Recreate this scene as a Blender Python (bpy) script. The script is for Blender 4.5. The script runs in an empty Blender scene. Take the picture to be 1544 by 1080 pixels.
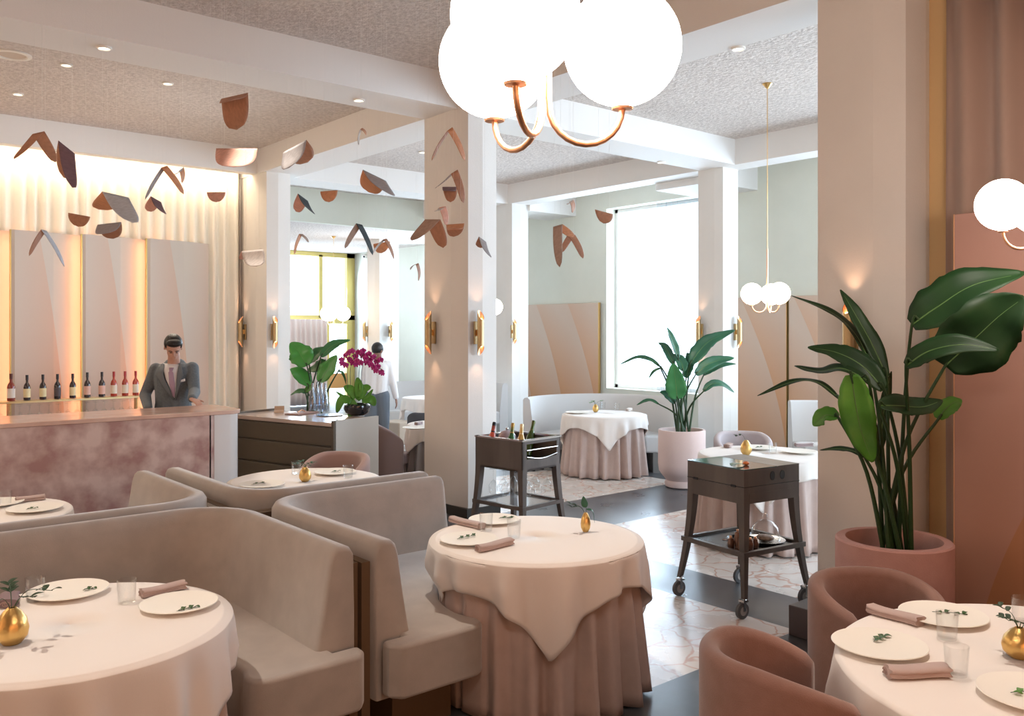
import bpy, bmesh, math, random
from mathutils import Vector, Matrix, noise
random.seed(7)
PI = math.pi
scene = bpy.context.scene
COL = scene.collection

# ------------------------------------------------------------------ camera, world, exposure
HFOC, CX, HY, EYE = 1320.0, 772.0, 498.0, 1.8
AZ = math.radians(49.96)
FWD = Vector((math.cos(AZ), math.sin(AZ), 0)); RGT = Vector((math.sin(AZ), -math.cos(AZ), 0)); UP = Vector((0, 0, 1))
cam = bpy.data.cameras.new('camera'); camo = bpy.data.objects.new('camera', cam); COL.objects.link(camo)
cam.sensor_width = 36; cam.lens = 36 * HFOC / 1544; cam.shift_y = -42 / 1544; cam.clip_start = .05
camo.location = (0, 0, EYE); camo.rotation_euler = (PI / 2, 0, AZ - PI / 2)
scene.camera = camo
scene.view_settings.view_transform = 'Standard'; scene.view_settings.look = 'None'
scene.view_settings.exposure = 0.37; scene.view_settings.gamma = 1
scene.cycles.max_bounces = 10; scene.cycles.diffuse_bounces = 6; scene.cycles.glossy_bounces = 4
scene.cycles.transparent_max_bounces = 16; scene.cycles.transmission_bounces = 6
scene.cycles.caustics_reflective = False; scene.cycles.caustics_refractive = False
scene.cycles.sample_clamp_indirect = 6; scene.cycles.use_denoising = True
W_ = bpy.data.worlds.new('sky'); scene.world = W_; W_.use_nodes = True
bg = W_.node_tree.nodes['Background']; bg.inputs[0].default_value = (.72, .86, 1, 1); bg.inputs[1].default_value = 3.2

def area_light(name, loc, aim, sx, sy, power, col):
    l = bpy.data.lights.new(name, 'AREA'); l.shape = 'RECTANGLE'; l.size = sx; l.size_y = sy; l.energy = power; l.color = col
    o = bpy.data.objects.new(name, l); COL.objects.link(o); o.location = loc
    o.rotation_euler = (Vector(aim) - Vector(loc)).to_track_quat('-Z', 'Z').to_euler(); return o
DAY = (.66, .83, 1)
# daylight through the tall windows of the street wall
area_light('daylight', (11.75, 9.6, 2.4), (5, 9.3, 1.4), 2.0, 3.0, 210, DAY)
area_light('daylight', (11.75, 3.3, 2.4), (5, 4.6, 1.3), 5.2, 3.0, 320, DAY)
area_light('daylight', (11.75, 14.6, 2.4), (5, 12.5, 1.3), 2.0, 3.0, 330, DAY)
area_light('daylight', (9.5, 19.7, 2.4), (7.5, 14, 1.3), 2.4, 2.6, 210, DAY)
area_light('daylight', (8.6, -3.75, 2.2), (6.4, 4, 1.6), 3.6, 3.0, 210, DAY)  # added daylight fill at the unseen opening behind the camera
# added amber fill lights out of view, warming camera-facing sides; no lamps modelled
area_light('warm_fill', (.2, -3.2, 1.9), (1.8, 4, .7), 5.0, 1.2, 58, (1, .44, .20))
area_light('warm_fill', (-4.6, 3.2, 2.0), (2, 4, .8), 4.0, 1.0, 20, (1, .50, .27))

def W3(px, py, z=0.0):
    """point of the place seen at picture position px, py and lying at height z"""
    d = (EYE - z) * HFOC / (py - HY); return FWD * d + RGT * ((px - CX) / HFOC * d) + UP * z
def D3(px, py, d):
    return FWD * d + RGT * ((px - CX) / HFOC * d) + UP * (EYE + (HY - py) / HFOC * d)

# ------------------------------------------------------------------ materials
MATS = {}
def mat(name, col, rough=.6, metal=0.0, col2=None, nscale=8, bump=0.0, bscale=60, sheen=0.0, coat=0.0, emit=None, estr=0, spec=.5, sss=0, detail=4, stretch=None, trans=0):
    if name in MATS: return MATS[name]
    m = bpy.data.materials.new(name); m.use_nodes = True; N = m.node_tree.nodes; L = m.node_tree.links
    b = N['Principled BSDF']; c = (*col, 1)
    b.inputs['Base Color'].default_value = c; b.inputs['Roughness'].default_value = rough; b.inputs['Metallic'].default_value = metal
    b.inputs['Specular IOR Level'].default_value = spec
    if sheen: b.inputs['Sheen Weight'].default_value = sheen; b.inputs['Sheen Roughness'].default_value = .45
    if coat: b.inputs['Coat Weight'].default_value = coat; b.inputs['Coat Roughness'].default_value = .1
    if emit: b.inputs['Emission Color'].default_value = (*emit, 1); b.inputs['Emission Strength'].default_value = estr
    if sss: b.inputs['Subsurface Weight'].default_value = sss; b.inputs['Subsurface Radius'].default_value = (.02, .01, .005)
    if trans: b.inputs['Transmission Weight'].default_value = trans
    tc = N.new('ShaderNodeTexCoord'); vec = tc.outputs['Object']
    if stretch:
        mp = N.new('ShaderNodeMapping'); mp.inputs['Scale'].default_value = stretch; L.new(vec, mp.inputs['Vector']); vec = mp.outputs['Vector']
    if col2:
        n = N.new('ShaderNodeTexNoise'); n.inputs['Scale'].default_value = nscale; n.inputs['Detail'].default_value = detail
        L.new(vec, n.inputs['Vector'])
        r = N.new('ShaderNodeValToRGB'); r.color_ramp.elements[0].position = .35; r.color_ramp.elements[1].position = .65
        r.color_ramp.elements[0].color = c; r.color_ramp.elements[1].color = (*col2, 1)
        L.new(n.outputs['Fac'], r.inputs['Fac']); L.new(r.outputs['Color'], b.inputs['Base Color'])
    if bump:
        n2 = N.new('ShaderNodeTexNoise'); n2.inputs['Scale'].default_value = bscale; n2.inputs['Detail'].default_value = 3
        L.new(vec, n2.inputs['Vector'])
        bp = N.new('ShaderNodeBump'); bp.inputs['Strength'].default_value = bump; bp.inputs['Distance'].default_value = .018 if name == 'stucco' else .01
        L.new(n2.outputs['Fac'], bp.inputs['Height']); L.new(bp.outputs['Normal'], b.inputs['Normal'])
    MATS[name] = m; return m
def glass_mat(name, tint=(1, 1, 1), base=.04, edge=.5):
    m = bpy.data.materials.new(name); m.use_nodes = True; N = m.node_tree.nodes; L = m.node_tree.links; N.clear()
    o = N.new('ShaderNodeOutputMaterial'); t = N.new('ShaderNodeBsdfTransparent'); g = N.new('ShaderNodeBsdfGlossy'); mx = N.new('ShaderNodeMixShader')
    t.inputs['Color'].default_value = (*tint, 1); g.inputs['Roughness'].default_value = .03
    lw = N.new('ShaderNodeLayerWeight'); lw.inputs['Blend'].default_value = .35
    mr = N.new('ShaderNodeMapRange'); mr.inputs['To Min'].default_value = base; mr.inputs['To Max'].default_value = edge
    L.new(lw.outputs['Facing'], mr.inputs['Value']); L.new(mr.outputs['Result'], mx.inputs['Fac'])
    L.new(t.outputs[0], mx.inputs[1]); L.new(g.outputs[0], mx.inputs[2]); L.new(mx.outputs[0], o.inputs[0]); MATS[name] = m; return m
def emis(name, col, s):
    m = bpy.data.materials.new(name); m.use_nodes = True; N = m.node_tree.nodes; N.clear()
    o = N.new('ShaderNodeOutputMaterial'); e = N.new('ShaderNodeEmission'); e.inputs[0].default_value = (*col, 1); e.inputs[1].default_value = s
    m.node_tree.links.new(e.outputs[0], o.inputs[0]); MATS[name] = m; return m

M_plaster = mat('plaster', (.80, .775, .74), .75, col2=(.77, .745, .71), nscale=2, bump=.12, bscale=120)
M_beam = mat('beam_plaster', (.82, .80, .775), .75, bump=.08, bscale=120)
M_ceil = mat('stucco', (.73, .665, .62), .9, col2=(.57, .51, .475), nscale=26, bump=1.0, bscale=30)
M_green = mat('pale_green_plaster', (.74, .75, .66), .8, col2=(.71, .72, .63), nscale=2)
M_warmwall = mat('beige_plaster', (.78, .68, .58), .8)
M_darkskirt = mat('dark_baseboard', (.05, .045, .04), .4)
M_gold = mat('brushed_brass', (.78, .50, .20), .28, 1.0)
M_bronze = mat('satin_bronze', (.50, .37, .20), .42, .9)
M_copper = mat('copper', (.92, .54, .33), .42, 1.0)
M_olivegold = mat('satin_gold_frame', (.66, .53, .20), .4, .75)
M_velvet = mat('taupe_velvet', (.465, .425, .39), .85, col2=(.41, .375, .345), nscale=9, sheen=.6, bump=.15, bscale=300)
M_plinth = mat('bronze_wood_plinth', (.16, .105, .06), .5)
M_skirt = mat('mauve_linen', (.60, .475, .43), .85, col2=(.56, .44, .40), nscale=14, bump=.2, bscale=400)
M_cloth = mat('white_linen', (.88, .83, .79), .85, bump=.12, bscale=500, sheen=.15)
M_terra = mat('terracotta_felt', (.31, .18, .15), .9, col2=(.28, .16, .13), nscale=20, sheen=.4, bump=.2, bscale=300)
M_mauve = mat('mauve_felt', (.33, .25, .25), .9, sheen=.4)
M_palev = mat('pale_blue_grey_velvet', (.62, .62, .62), .85, sheen=.4)
M_napkin = mat('rose_brown_linen', (.50, .385, .355), .9, bump=.2, bscale=400)
M_plate = mat('cream_stoneware', (.90, .87, .80), .5)
M_wood = mat('dark_ash_wood', (.082, .068, .060), .42, col2=(.125, .105, .094), nscale=7, stretch=(1, 1, .15))
M_steel = mat('steel', (.62, .62, .62), .22, 1.0)
M_black = mat('black_lacquer', (.015, .015, .018), .25)
M_tyre = mat('grey_rubber', (.12, .12, .125), .6)
M_globe = emis('opal_glass_lit', (1, .88, .78), 17)
M_globe_far = emis('opal_glass_lit_far', (1, .80, .60), 14)
M_bulb = emis('warm_bulb', (1, .52, .28), 9)
M_led = emis('led_strip', (1, .50, .30), 13)
M_cove = emis('cove_led', (1, .82, .60), 17)
M_spot = emis('downlight_lens', (1, .86, .66), 3.5)
M_glass = glass_mat('clear_glass', (.98, .985, .985), .02, .34)
M_pane = glass_mat('window_glass', (1, 1, 1), .02, .25)
M_leafd = mat('dark_glossy_leaf', (.006, .032, .008), .48, col2=(.012, .048, .012), nscale=5, spec=.35)
M_leafb = mat('bright_leaf', (.09, .30, .03), .4, col2=(.05, .19, .02), nscale=5)
M_leafm = mat('blue_green_leaf', (.018, .10, .055), .38, col2=(.025, .14, .07), nscale=4)
M_herb = mat('herb_green', (.03, .09, .015), .45)
M_stem = mat('leaf_stalk', (.022, .06, .018), .45)
M_pot = mat('rose_plaster_pot', (.56, .33, .30), .8, col2=(.52, .30, .27), nscale=12, bump=.2, bscale=200)
M_potpale = mat('pale_rose_pot', (.70, .55, .52), .8, bump=.2, bscale=200)
M_soil = mat('soil', (.05, .03, .02), .95, bump=.8, bscale=60)
M_vase = mat('hammered_gold', (.74, .48, .17), .34, 1.0, bump=.3, bscale=30)
M_skin = mat('skin', (.62, .36, .27), .55, sss=.05)
M_skin2 = mat('brown_skin', (.25, .13, .09), .55)
M_hair = mat('dark_hair', (.012, .009, .008), .4, bump=.5, bscale=150, stretch=(1, 1, .3))
M_suit = mat('grey_blue_wool', (.12, .15, .175), .85, col2=(.15, .18, .205), nscale=60, sheen=.2)
M_shirt = mat('white_cotton', (.82, .83, .86), .8)
M_tie = mat('lilac_silk', (.42, .30, .42), .5)
M_grey = mat('grey_trousers', (.14, .17, .21), .85)
M_marb = mat('pink_marble', (.46, .27, .245), .35, col2=(.76, .60, .55), nscale=6, detail=12)
M_marbtop = mat('polished_marble_edge', (.70, .44, .34), .12, col2=(.78, .55, .45), nscale=5, detail=6)
M_pale_stone = mat('pale_stone', (.80, .78, .77), .3)
M_curt_w = mat('cream_curtain', (.88, .84, .75), .85)
M_curt_b = mat('taupe_curtain', (.40, .285, .235), .9, sheen=.3)
M_curt_p = mat('pale_pink_curtain', (.86, .72, .68), .9)
M_sheer = glass_mat('sheer_voile', (.93, .95, .97), .02, .05)
M_magenta = mat('magenta_petal', (.42, .012, .17), .5, col2=(.5, .03, .24), nscale=30)
M_bowl = mat('black_glazed_bowl', (.01, .012, .018), .12, coat=.5)
M_desk = mat('olive_brown_lacquer', (.115, .09, .06), .35)
M_deskw = mat('grey_white_panel', (.62, .63, .60), .5)
M_thread = mat('nylon_thread', (.85, .85, .82), .5)
M_edge = mat('lit_panel_edge', (.85, .45, .22), .4)  # orange light along the panel edge is put into this colour

def ombre(name, axis, x0, x1, z0, z1, cols, ca, cb, slant=.35, n=3, flip=False):
    """hide panel dyed in slanting folds: each fold runs from colour ca (top) to cb (bottom), offset from its neighbour"""
    m = bpy.data.materials.new(name); m.use_nodes = True; N = m.node_tree.nodes; L = m.node_tree.links; b = N['Principled BSDF']
    b.inputs['Roughness'].default_value = .55
    tc = N.new('ShaderNodeTexCoord'); sp = N.new('ShaderNodeSeparateXYZ'); L.new(tc.outputs['Object'], sp.inputs[0])
    def mth(op, a, bb=None, cl=False):
        q = N.new('ShaderNodeMath'); q.operation = op; q.use_clamp = cl
        for i, v in enumerate((a, bb)):
            if v is None: continue
            if isinstance(v, (int, float)): q.inputs[i].default_value = v
            else: L.new(v, q.inputs[i])
        return q.outputs[0]
    u = mth('DIVIDE', mth('SUBTRACT', sp.outputs[axis], x0), x1 - x0)
    v = mth('DIVIDE', mth('SUBTRACT', sp.outputs['Z'], z0), z1 - z0)
    s = mth('ADD', mth('MULTIPLY', u, n), mth('MULTIPLY', mth('POWER', mth('ABSOLUTE', v), 1.6), slant * n * (-1 if flip else 1)))
    fr = mth('FRACT', mth('ADD', s, 10.0))
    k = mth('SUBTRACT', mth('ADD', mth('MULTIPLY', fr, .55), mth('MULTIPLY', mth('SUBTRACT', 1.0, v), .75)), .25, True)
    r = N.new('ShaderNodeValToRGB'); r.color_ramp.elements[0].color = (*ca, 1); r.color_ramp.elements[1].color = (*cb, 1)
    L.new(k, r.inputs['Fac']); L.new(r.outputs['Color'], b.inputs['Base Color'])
    MATS[name] = m; return m

# ------------------------------------------------------------------ mesh helpers
class MB:
    def __init__(s): s.bm = bmesh.new()
    def box(s, x0, y0, z0, x1, y1, z1, M=None):
        v = [Vector((x, y, z)) for z in (z0, z1) for x, y in ((x0, y0), (x1, y0), (x1, y1), (x0, y1))]
        if M: v = [M @ q for q in v]
        v = [s.bm.verts.new(q) for q in v]
        for f in ((3, 2, 1, 0), (4, 5, 6, 7), (0, 1, 5, 4), (1, 2, 6, 5), (2, 3, 7, 6), (3, 0, 4, 7)): s.bm.faces.new([v[i] for i in f])
        return s
    def rows(s, rows, closed=False, cap=False):
        R = [[s.bm.verts.new(p) for p in r] for r in rows]; n = len(R[0])
        for a, b in zip(R, R[1:]):
            for i in range(n if closed else n - 1):
                j = (i + 1) % n
                try: s.bm.faces.new((a[i], a[j], b[j], b[i]))
                except ValueError: pass
        if cap:
            for r in (R[0], R[-1]):
                try: s.bm.faces.new(r)
                except ValueError: pass
        return s
    def tube(s, pts, r, n=8, flat=1.0):
        pts = [Vector(p) for p in pts]; rs = r if isinstance(r, (list, tuple)) else [r] * len(pts)
        rows = []; ref = None
        for i, p in enumerate(pts):
            t = (pts[min(i + 1, len(pts) - 1)] - pts[max(i - 1, 0)]).normalized()
            if ref is None: ref = t.orthogonal().normalized()
            ref = (ref - t * ref.dot(t)); ref = ref.normalized() if ref.length > 1e-6 else t.orthogonal().normalized()
            bi = t.cross(ref)
            rows.append([p + (ref * math.cos(a) + bi * math.sin(a) * flat) * rs[i] for a in (2 * PI * k / n for k in range(n))])
        return s.rows(rows, True, True)
    def lathe(s, prof, c=(0, 0, 0), n=28, M=None, f=None):
        c = Vector(c); rows = []
        for r, z in prof:
            row = []
            for k in range(n):
                a = 2 * PI * k / n; rr = r * (f(a, z) if f else 1)
                q = Vector((rr * math.cos(a), rr * math.sin(a), z)); row.append(c + ((M @ q) if M else q))
            rows.append(row)
        s.rows(rows, True, True)
        return s
    def prism(s, poly, z0, z1, M=None):
        rows = [[Vector((x, y, z)) for x, y in poly] for z in (z0, z1)]
        if M: rows = [[M @ q for q in r] for r in rows]
        return s.rows(rows, True, True)
    def ball(s, c, r, sc=(1, 1, 1), M=None, u=20, v=14):
        T = Matrix.Translation(Vector(c)) @ (M or Matrix()) @ Matrix.Diagonal((*[r * q for q in sc], 1))
        bmesh.ops.create_uvsphere(s.bm, u_segments=u, v_segments=v, radius=1, matrix=T); return s
    def build(s, name, m, parent=None, smooth=True, bevel=0, seg=3, solid=0, ang=40, sub=0, loc=None):
        bmesh.ops.remove_doubles(s.bm, verts=s.bm.verts, dist=1e-5)
        bmesh.ops.recalc_face_normals(s.bm, faces=s.bm.faces)
        me = bpy.data.meshes.new(name); s.bm.to_mesh(me); s.bm.free()
        for q in (m if isinstance(m, (list, tuple)) else [m]): me.materials.append(q)
        o = bpy.data.objects.new(name, me); COL.objects.link(o)
        if smooth:
            for p in me.polygons: p.use_smooth = True
            if not solid: me.set_sharp_from_angle(angle=math.radians(ang))
        if solid: q = o.modifiers.new('thickness', 'SOLIDIFY'); q.thickness = solid; q.offset = 0
        if bevel: q = o.modifiers.new('bevel', 'BEVEL'); q.width = bevel; q.segments = seg; q.limit_method = 'ANGLE'; q.angle_limit = math.radians(35); q.harden_normals = True
        if sub: q = o.modifiers.new('sub', 'SUBSURF'); q.levels = sub; q.render_levels = sub
        if parent: o.parent = parent
        if loc: o.location = loc
        return o
def tag(o, label=None, cat=None, group=None, kind=None):
    if label: o['label'] = label
    if cat: o['category'] = cat
    if group: o['group'] = group
    if kind: o['kind'] = kind
    return o
def thing(name, label, cat, loc=(0, 0, 0), rot=0, group=None):
    o = bpy.data.objects.new(name, None); o.empty_display_size = .1; COL.objects.link(o)
    o.location = loc; o.rotation_euler = (0, 0, rot); return tag(o, label, cat, group)
def struct(o): o['kind'] = 'structure'; return o
def copy_tree(o, parent=None):
    kids = [c for c in bpy.data.objects if c.parent is o]
    c = o.copy(); COL.objects.link(c)
    if parent: c.parent = parent
    for k in kids: copy_tree(k, c)
    return c
def place(o, loc, rot=0, label=None, group=None, sc=None):
    o.location = loc; o.rotation_euler = (0, 0, rot)
    if sc: o.scale = (sc, sc, sc)
    if label: o['label'] = label
    if group: o['group'] = group
    return o
def smoothpath(pts, n=8):
    pts = [Vector(p) for p in pts]; out = []
    P = [pts[0] * 2 - pts[1]] + pts + [pts[-1] * 2 - pts[-2]]
    for i in range(1, len(P) - 2):
        for k in range(n):
            t = k / n; a, b, c, d = P[i - 1:i + 3]
            out.append(.5 * ((2 * b) + (c - a) * t + (2 * a - 5 * b + 4 * c - d) * t * t + (3 * b - a - 3 * c + d) * t ** 3))
    return out + [pts[-1]]

# ------------------------------------------------------------------ the room
CZ, BZ = 4.28, 3.95
# floor: dark stone with pale crazy-paved fields
xs = [-5, -.4, 2.6, 4.68, 5.25, 8.2, 12.5]; ys = [-4, -.2, 2.92, 5.6, 6.66, 8.35, 9.3, 13, 19.6]
fb = bmesh.new(); gv = {(i, j): fb.verts.new((x, y, 0)) for i, x in enumerate(xs) for j, y in enumerate(ys)}
for i in range(len(xs) - 1):
    for j in range(len(ys) - 1):
        f = fb.faces.new((gv[i, j], gv[i + 1, j], gv[i + 1, j + 1], gv[i, j + 1]))
        f.material_index = 1 if (i in (0, 2, 4) and j in (2, 4, 6)) or (i == 4 and j == 0) else 0
def stone(name, ca, cb, crack, rough, cscale, cw):
    m = bpy.data.materials.new(name); m.use_nodes = True; N = m.node_tree.nodes; L = m.node_tree.links; b = N['Principled BSDF']
    b.inputs['Roughness'].default_value = rough; b.inputs['Specular IOR Level'].default_value = .6
    tc = N.new('ShaderNodeTexCoord'); n = N.new('ShaderNodeTexNoise'); n.inputs['Scale'].default_value = 3; n.inputs['Detail'].default_value = 8
    L.new(tc.outputs['Object'], n.inputs['Vector'])
    r = N.new('ShaderNodeValToRGB'); r.color_ramp.elements[0].position = .35; r.color_ramp.elements[1].position = .68
    r.color_ramp.elements[0].color = (*ca, 1); r.color_ramp.elements[1].color = (*cb, 1); L.new(n.outputs['Fac'], r.inputs['Fac'])
    col = r.outputs['Color']
    if crack:
        v = N.new('ShaderNodeTexVoronoi'); v.feature = 'DISTANCE_TO_EDGE'; v.inputs['Scale'].default_value = cscale
        n3 = N.new('ShaderNodeTexNoise'); n3.inputs['Scale'].default_value = 5; L.new(tc.outputs['Object'], n3.inputs['Vector'])
        ad = N.new('ShaderNodeMixRGB'); ad.blend_type = 'ADD'; ad.inputs[0].default_value = .22; L.new(tc.outputs['Object'], ad.inputs[1]); L.new(n3.outputs['Color'], ad.inputs[2])
        L.new(ad.outputs[0], v.inputs['Vector'])
        cr = N.new('ShaderNodeValToRGB'); cr.color_ramp.elements[0].position = cw * .3; cr.color_ramp.elements[1].position = cw
        cr.color_ramp.elements[0].color = (1, 1, 1, 1); cr.color_ramp.elements[1].color = (0, 0, 0, 1); L.new(v.outputs['Distance'], cr.inputs['Fac'])
        mx = N.new('ShaderNodeMixRGB'); mx.inputs[2].default_value = (*crack, 1); L.new(cr.outputs['Color'], mx.inputs[0]); L.new(col, mx.inputs[1]); col = mx.outputs[0]
    L.new(col, b.inputs['Base Color'])
    rr = N.new('ShaderNodeMapRange'); rr.inputs['To Min'].default_value = rough * .7; rr.inputs['To Max'].default_value = rough * 1.5
    L.new(n.outputs['Fac'], rr.inputs['Value']); L.new(rr.outputs['Result'], b.inputs['Roughness'])
    return m
fme = bpy.data.meshes.new('floor'); fb.to_mesh(fme); fb.free()
fme.materials.append(stone('dark_polished_stone', (.055, .06, .068), (.115, .12, .13), None, .28, 1, 1))
fme.materials.append(stone('pale_crazy_paving', (.72, .66, .61), (.80, .76, .72), (.60, .40, .32), .24, 3.6, .045))
fo = bpy.data.objects.new('floor', fme); COL.objects.link(fo); struct(fo)

struct(MB().box(-5, -4, CZ, 12.5, 14, CZ + .12).build('ceiling', M_ceil))
struct(MB().box(3, 14.1, 3.69, 12.5, 19.6, 3.81).build('ceiling_entrance', M_ceil))
struct(MB().box(5.17, 14, 3.69, 12.5, 14.1, CZ).build('trim_ceiling_step', M_green))
# beams
struct(MB().box(-5, 6.84, BZ, 5.05, 7.40, CZ).build('trim_beam_front', M_beam))
struct(MB().box(5.6, 6.84, BZ, 9.53, 7.40, CZ).build('trim_beam_middle', M_beam))
struct(MB().box(-5, 11.45, BZ, 5.05, 11.62, CZ).build('trim_beam_bar', M_beam))
struct(MB().box(5.6, 11.45, BZ, 9.53, 12.0, CZ).build('trim_beam_back', M_beam))
struct(MB().box(5.05, -4, BZ, 5.6, 14, CZ).build('trim_beam_long', M_beam))
struct(MB().box(9.53, -4, BZ, 9.9, 14, CZ).build('trim_beam_side', M_beam))
struct(MB().box(9.9, 7.5, BZ - .1, 11, 8.5, CZ).build('trim_beam_stub', M_beam))
struct(MB().box(9.9, 11.3, BZ - .1, 11, 12.1, CZ).build('trim_beam_stub', M_beam))
# columns with softly creased sides
def column(name, x0, y0, x1, y1, e=.03, a=.34):
    ym = y0 + (y1 - y0) * a; xm = x0 + (x1 - x0) * .5
    poly = [(x0 + e * .6, y1), (x0, ym), (x0 + e, y0 + .01), (xm, y0 - e * .6), (x1, y0), (x1 + e, (y0 + y1) / 2), (x1, y1)]
    o = MB().prism(poly, 0, BZ).build(name, M_plaster, smooth=False); struct(o)
    c = [(x0 - .012, y1 + .012), (x0 - .012, y0 - .03), (x1 + .03, y0 - .03), (x1 + .03, y1 + .012)]
    struct(MB().prism(c, 0, .09).build('baseboard_column', M_darkskirt, smooth=False))
column('column_middle', 5.05, 6.69, 5.42, 7.42)
column('column_bar', 5.05, 11.2, 5.42, 12.05)
column('column_right', 5.05, 2.44, 5.5, 3.01)
column('column_window', 9.53, 7.03, 9.86, 7.44, .015)
column('column_far', 9.53, 11.35, 9.9, 11.8, .015)
column('column_entrance', 9.53, 15.6, 10.0, 16.1, .015)
struct(MB().box(4.57, 2.56, 0, 5.04, 2.905, .18).build('trim_plinth', mat('plinth_stone', (.09, .07, .07), .35), bevel=.006))
# street wall with three openings
def wall_x(name, x0, x1, y0, y1, z1, holes, m):
    b = MB(); y = y0
    for a, c, s, t in sorted(holes):
        b.box(x0, y, 0, x1, a, z1); b.box(x0, a, 0, x1, c, s); b.box(x0, a, t, x1, c, z1); y = c
    b.box(x0, y, 0, x1, y1, z1); return struct(b.build(name, m, smooth=False))
HO = [(.5, 6.1, .8, 3.95), (8.5, 10.55, .8, 3.9), (13.75, 15.85, .8, 3.55)]
wall_x('wall_right', 11.0, 11.35, -4, 19.6, CZ, HO, M_green)
for n, (a, c, s, t) in enumerate(HO):
    f = MB()
    for y in (a, c - .06): f.box(11.22, y, s, 11.28, y + .06, t)
    for z in (s, t - .06): f.box(11.22, a, z, 11.28, c, z + .06)
    w = struct(f.build('window_%d' % (n + 1), M_pale_stone, smooth=False))
    MB().box(11.245, a + .05, s + .05, 11.252, c - .05, t - .05).build('window_pane', M_pane, w, smooth=False)
struct(MB().box(-5.1, -4, 0, -5, 14, CZ).build('wall_left', M_warmwall))
# wall behind the camera, with an opening added on the right side to let daylight in
b = MB(); b.box(-5, -4.1, 0, 6.9, -4, CZ); b.box(10.4, -4.1, 0, 12.5, -4, CZ); b.box(6.9, -4.1, 3.7, 10.4, -4, CZ)
struct(b.build('wall_behind', M_warmwall, smooth=False))
b = MB(); b.box(-5, 12.3, 0, 5.1, 12.42, CZ); struct(b.build('wall_bar', M_warmwall, smooth=False))
b = MB(); b.box(5.05, 12.05, 0, 5.17, 14.1, CZ); b.box(3, 14, 0, 3.1, 19.6, 3.7); b.box(3, 14, 0, 5.17, 14.1, CZ); struct(b.build('wall_service', M_plaster, smooth=False))
# right dining room wall
b = MB(); b.box(5.5, -4, 0, 5.62, 2.43, BZ); struct(b.build('wall_dining', M_warmwall, smooth=False))
struct(MB().box(5.33, 2.30, 0, 5.5, 2.43, BZ).build('trim_gold_reveal', mat('ochre_reveal', (.72, .50, .25), .5), smooth=False))

# curtains
def curtain(name, p0, p1, z0, z1, m, amp=.035, wl=.13, label=None, cat='curtain', th=.004, seed=1, parent=None):
    p0 = Vector(p0); p1 = Vector(p1); L = (p1 - p0).length; t = (p1 - p0) / L; nrm = Vector((-t.y, t.x)); rng = random.Random(seed)
    n = int(L / wl * 12); ph = [0.0]
    for i in range(n): ph.append(ph[-1] + 2 * PI / 12 * (.75 + .5 * noise.noise(Vector((i * .05, seed, 0))) + .25))
    rows = []
    for j in range(7):
        z = z0 + (z1 - z0) * j / 6; a = amp * (1 + .25 * (1 - j / 6)); row = []
        for i in range(n + 1):
            q = p0 + t * (L * i / n) + nrm * a * (math.sin(ph[i] + .25 * math.sin(j * .8 + i * .03)) + .3 * noise.noise(Vector((i * .11, j * .3, seed))))
            row.append((q.x, q.y, z))
        rows.append(row)
    o = MB().rows(rows).build(name, m, parent, solid=th)
    if label: tag(o, label, cat)
    return o
curtain('curtain', (-2.2, 11.95), (5.0, 11.95), .02, 4.2, M_curt_w, .04, .15, 'cream pleated curtain across the wall behind the bar, lit from above')
curtain('curtain', (5.22, -1.2), (5.22, 2.30), .02, 3.93, M_curt_b, .05, .22, 'taupe floor-length curtain behind the tall terracotta panel', seed=4)
curtain('sheer_curtain', (11.12, 8.42), (11.12, 9.5), .05, 3.98, M_sheer, .03, .12, 'white sheer curtain drawn to the right of the bright window', seed=5)
struct(MB().box(-5, 11.66, 4.0, 5.0, 11.72, 4.03).build('trim_cove_light', M_cove, smooth=False))

# downlights and speaker
def ceiling_disc(px, py, zc, r, label, lit=True):
    p = W3(px, py, zc); t = thing('downlight' if lit else 'ceiling_speaker', label, 'ceiling light' if lit else 'speaker', (p.x, p.y, zc), group='recessed downlights' if lit else None)
    MB().lathe([(r, 0), (r, -.012), (r * .78, -.016), (r * .72, -.004), (r * .72, 0)]).build('trim_ring', mat('white_trim', (.85, .82, .76), .5), t)
    MB().lathe([(.001, -.004), (r * .72, -.005), (r * .72, -.002)]).build('lens' if lit else 'grille', M_spot if lit else mat('grille', (.6, .52, .45), .7), t)
ceiling_disc(18, 82, CZ, .16, 'large round speaker grille in the ceiling near the left picture edge', False)
for px, py, z, l in ((100, 97, CZ, 'between the big speaker ring and the front beam'), (27, 141, CZ, 'lowest on the left, nearest the lit curtain'), (253, 125, CZ, 'right of centre in the ceiling over the bar'), (157, 71, BZ, 'in the underside of the front beam, left'), (541, 150, BZ, 'in the underside of the front beam beside the middle column'), (1113, 72, BZ, 'in the right beam above the small hanging lamp'), (637, 229, CZ, 'far ceiling just left of the middle column'), (997, 244, BZ, 'in the white beam left of the window column')):
    ceiling_disc(px, py, z, .055, 'small round recessed downlight ' + l)
def spot(loc, aim, power, size=60, col=(1, .87, .74), rad=.03, blend=.6):
    l = bpy.data.lights.new('downlight_beam', 'SPOT'); l.energy = power; l.spot_size = math.radians(size); l.spot_blend = blend; l.color = col; l.shadow_soft_size = rad
    o = bpy.data.objects.new('downlight_beam', l); COL.objects.link(o); o.location = loc
    o.rotation_euler = (Vector(aim) - Vector(loc)).to_track_quat('-Z', 'Y').to_euler()
for lx, ly, pw in ((-1.2, 9.4, 52), (-1.4, 5.0, 36), (3.2, 9.3, 26)):  # added bare point lights to brighten bar bays and ceiling; no fixtures here
    l = bpy.data.lights.new('added_point_light', 'POINT'); l.energy = pw; l.color = (1, .84, .68); l.shadow_soft_size = .3
    o = bpy.data.objects.new('added_point_light', l); COL.objects.link(o); o.location = (lx, ly, 2.5)
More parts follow.
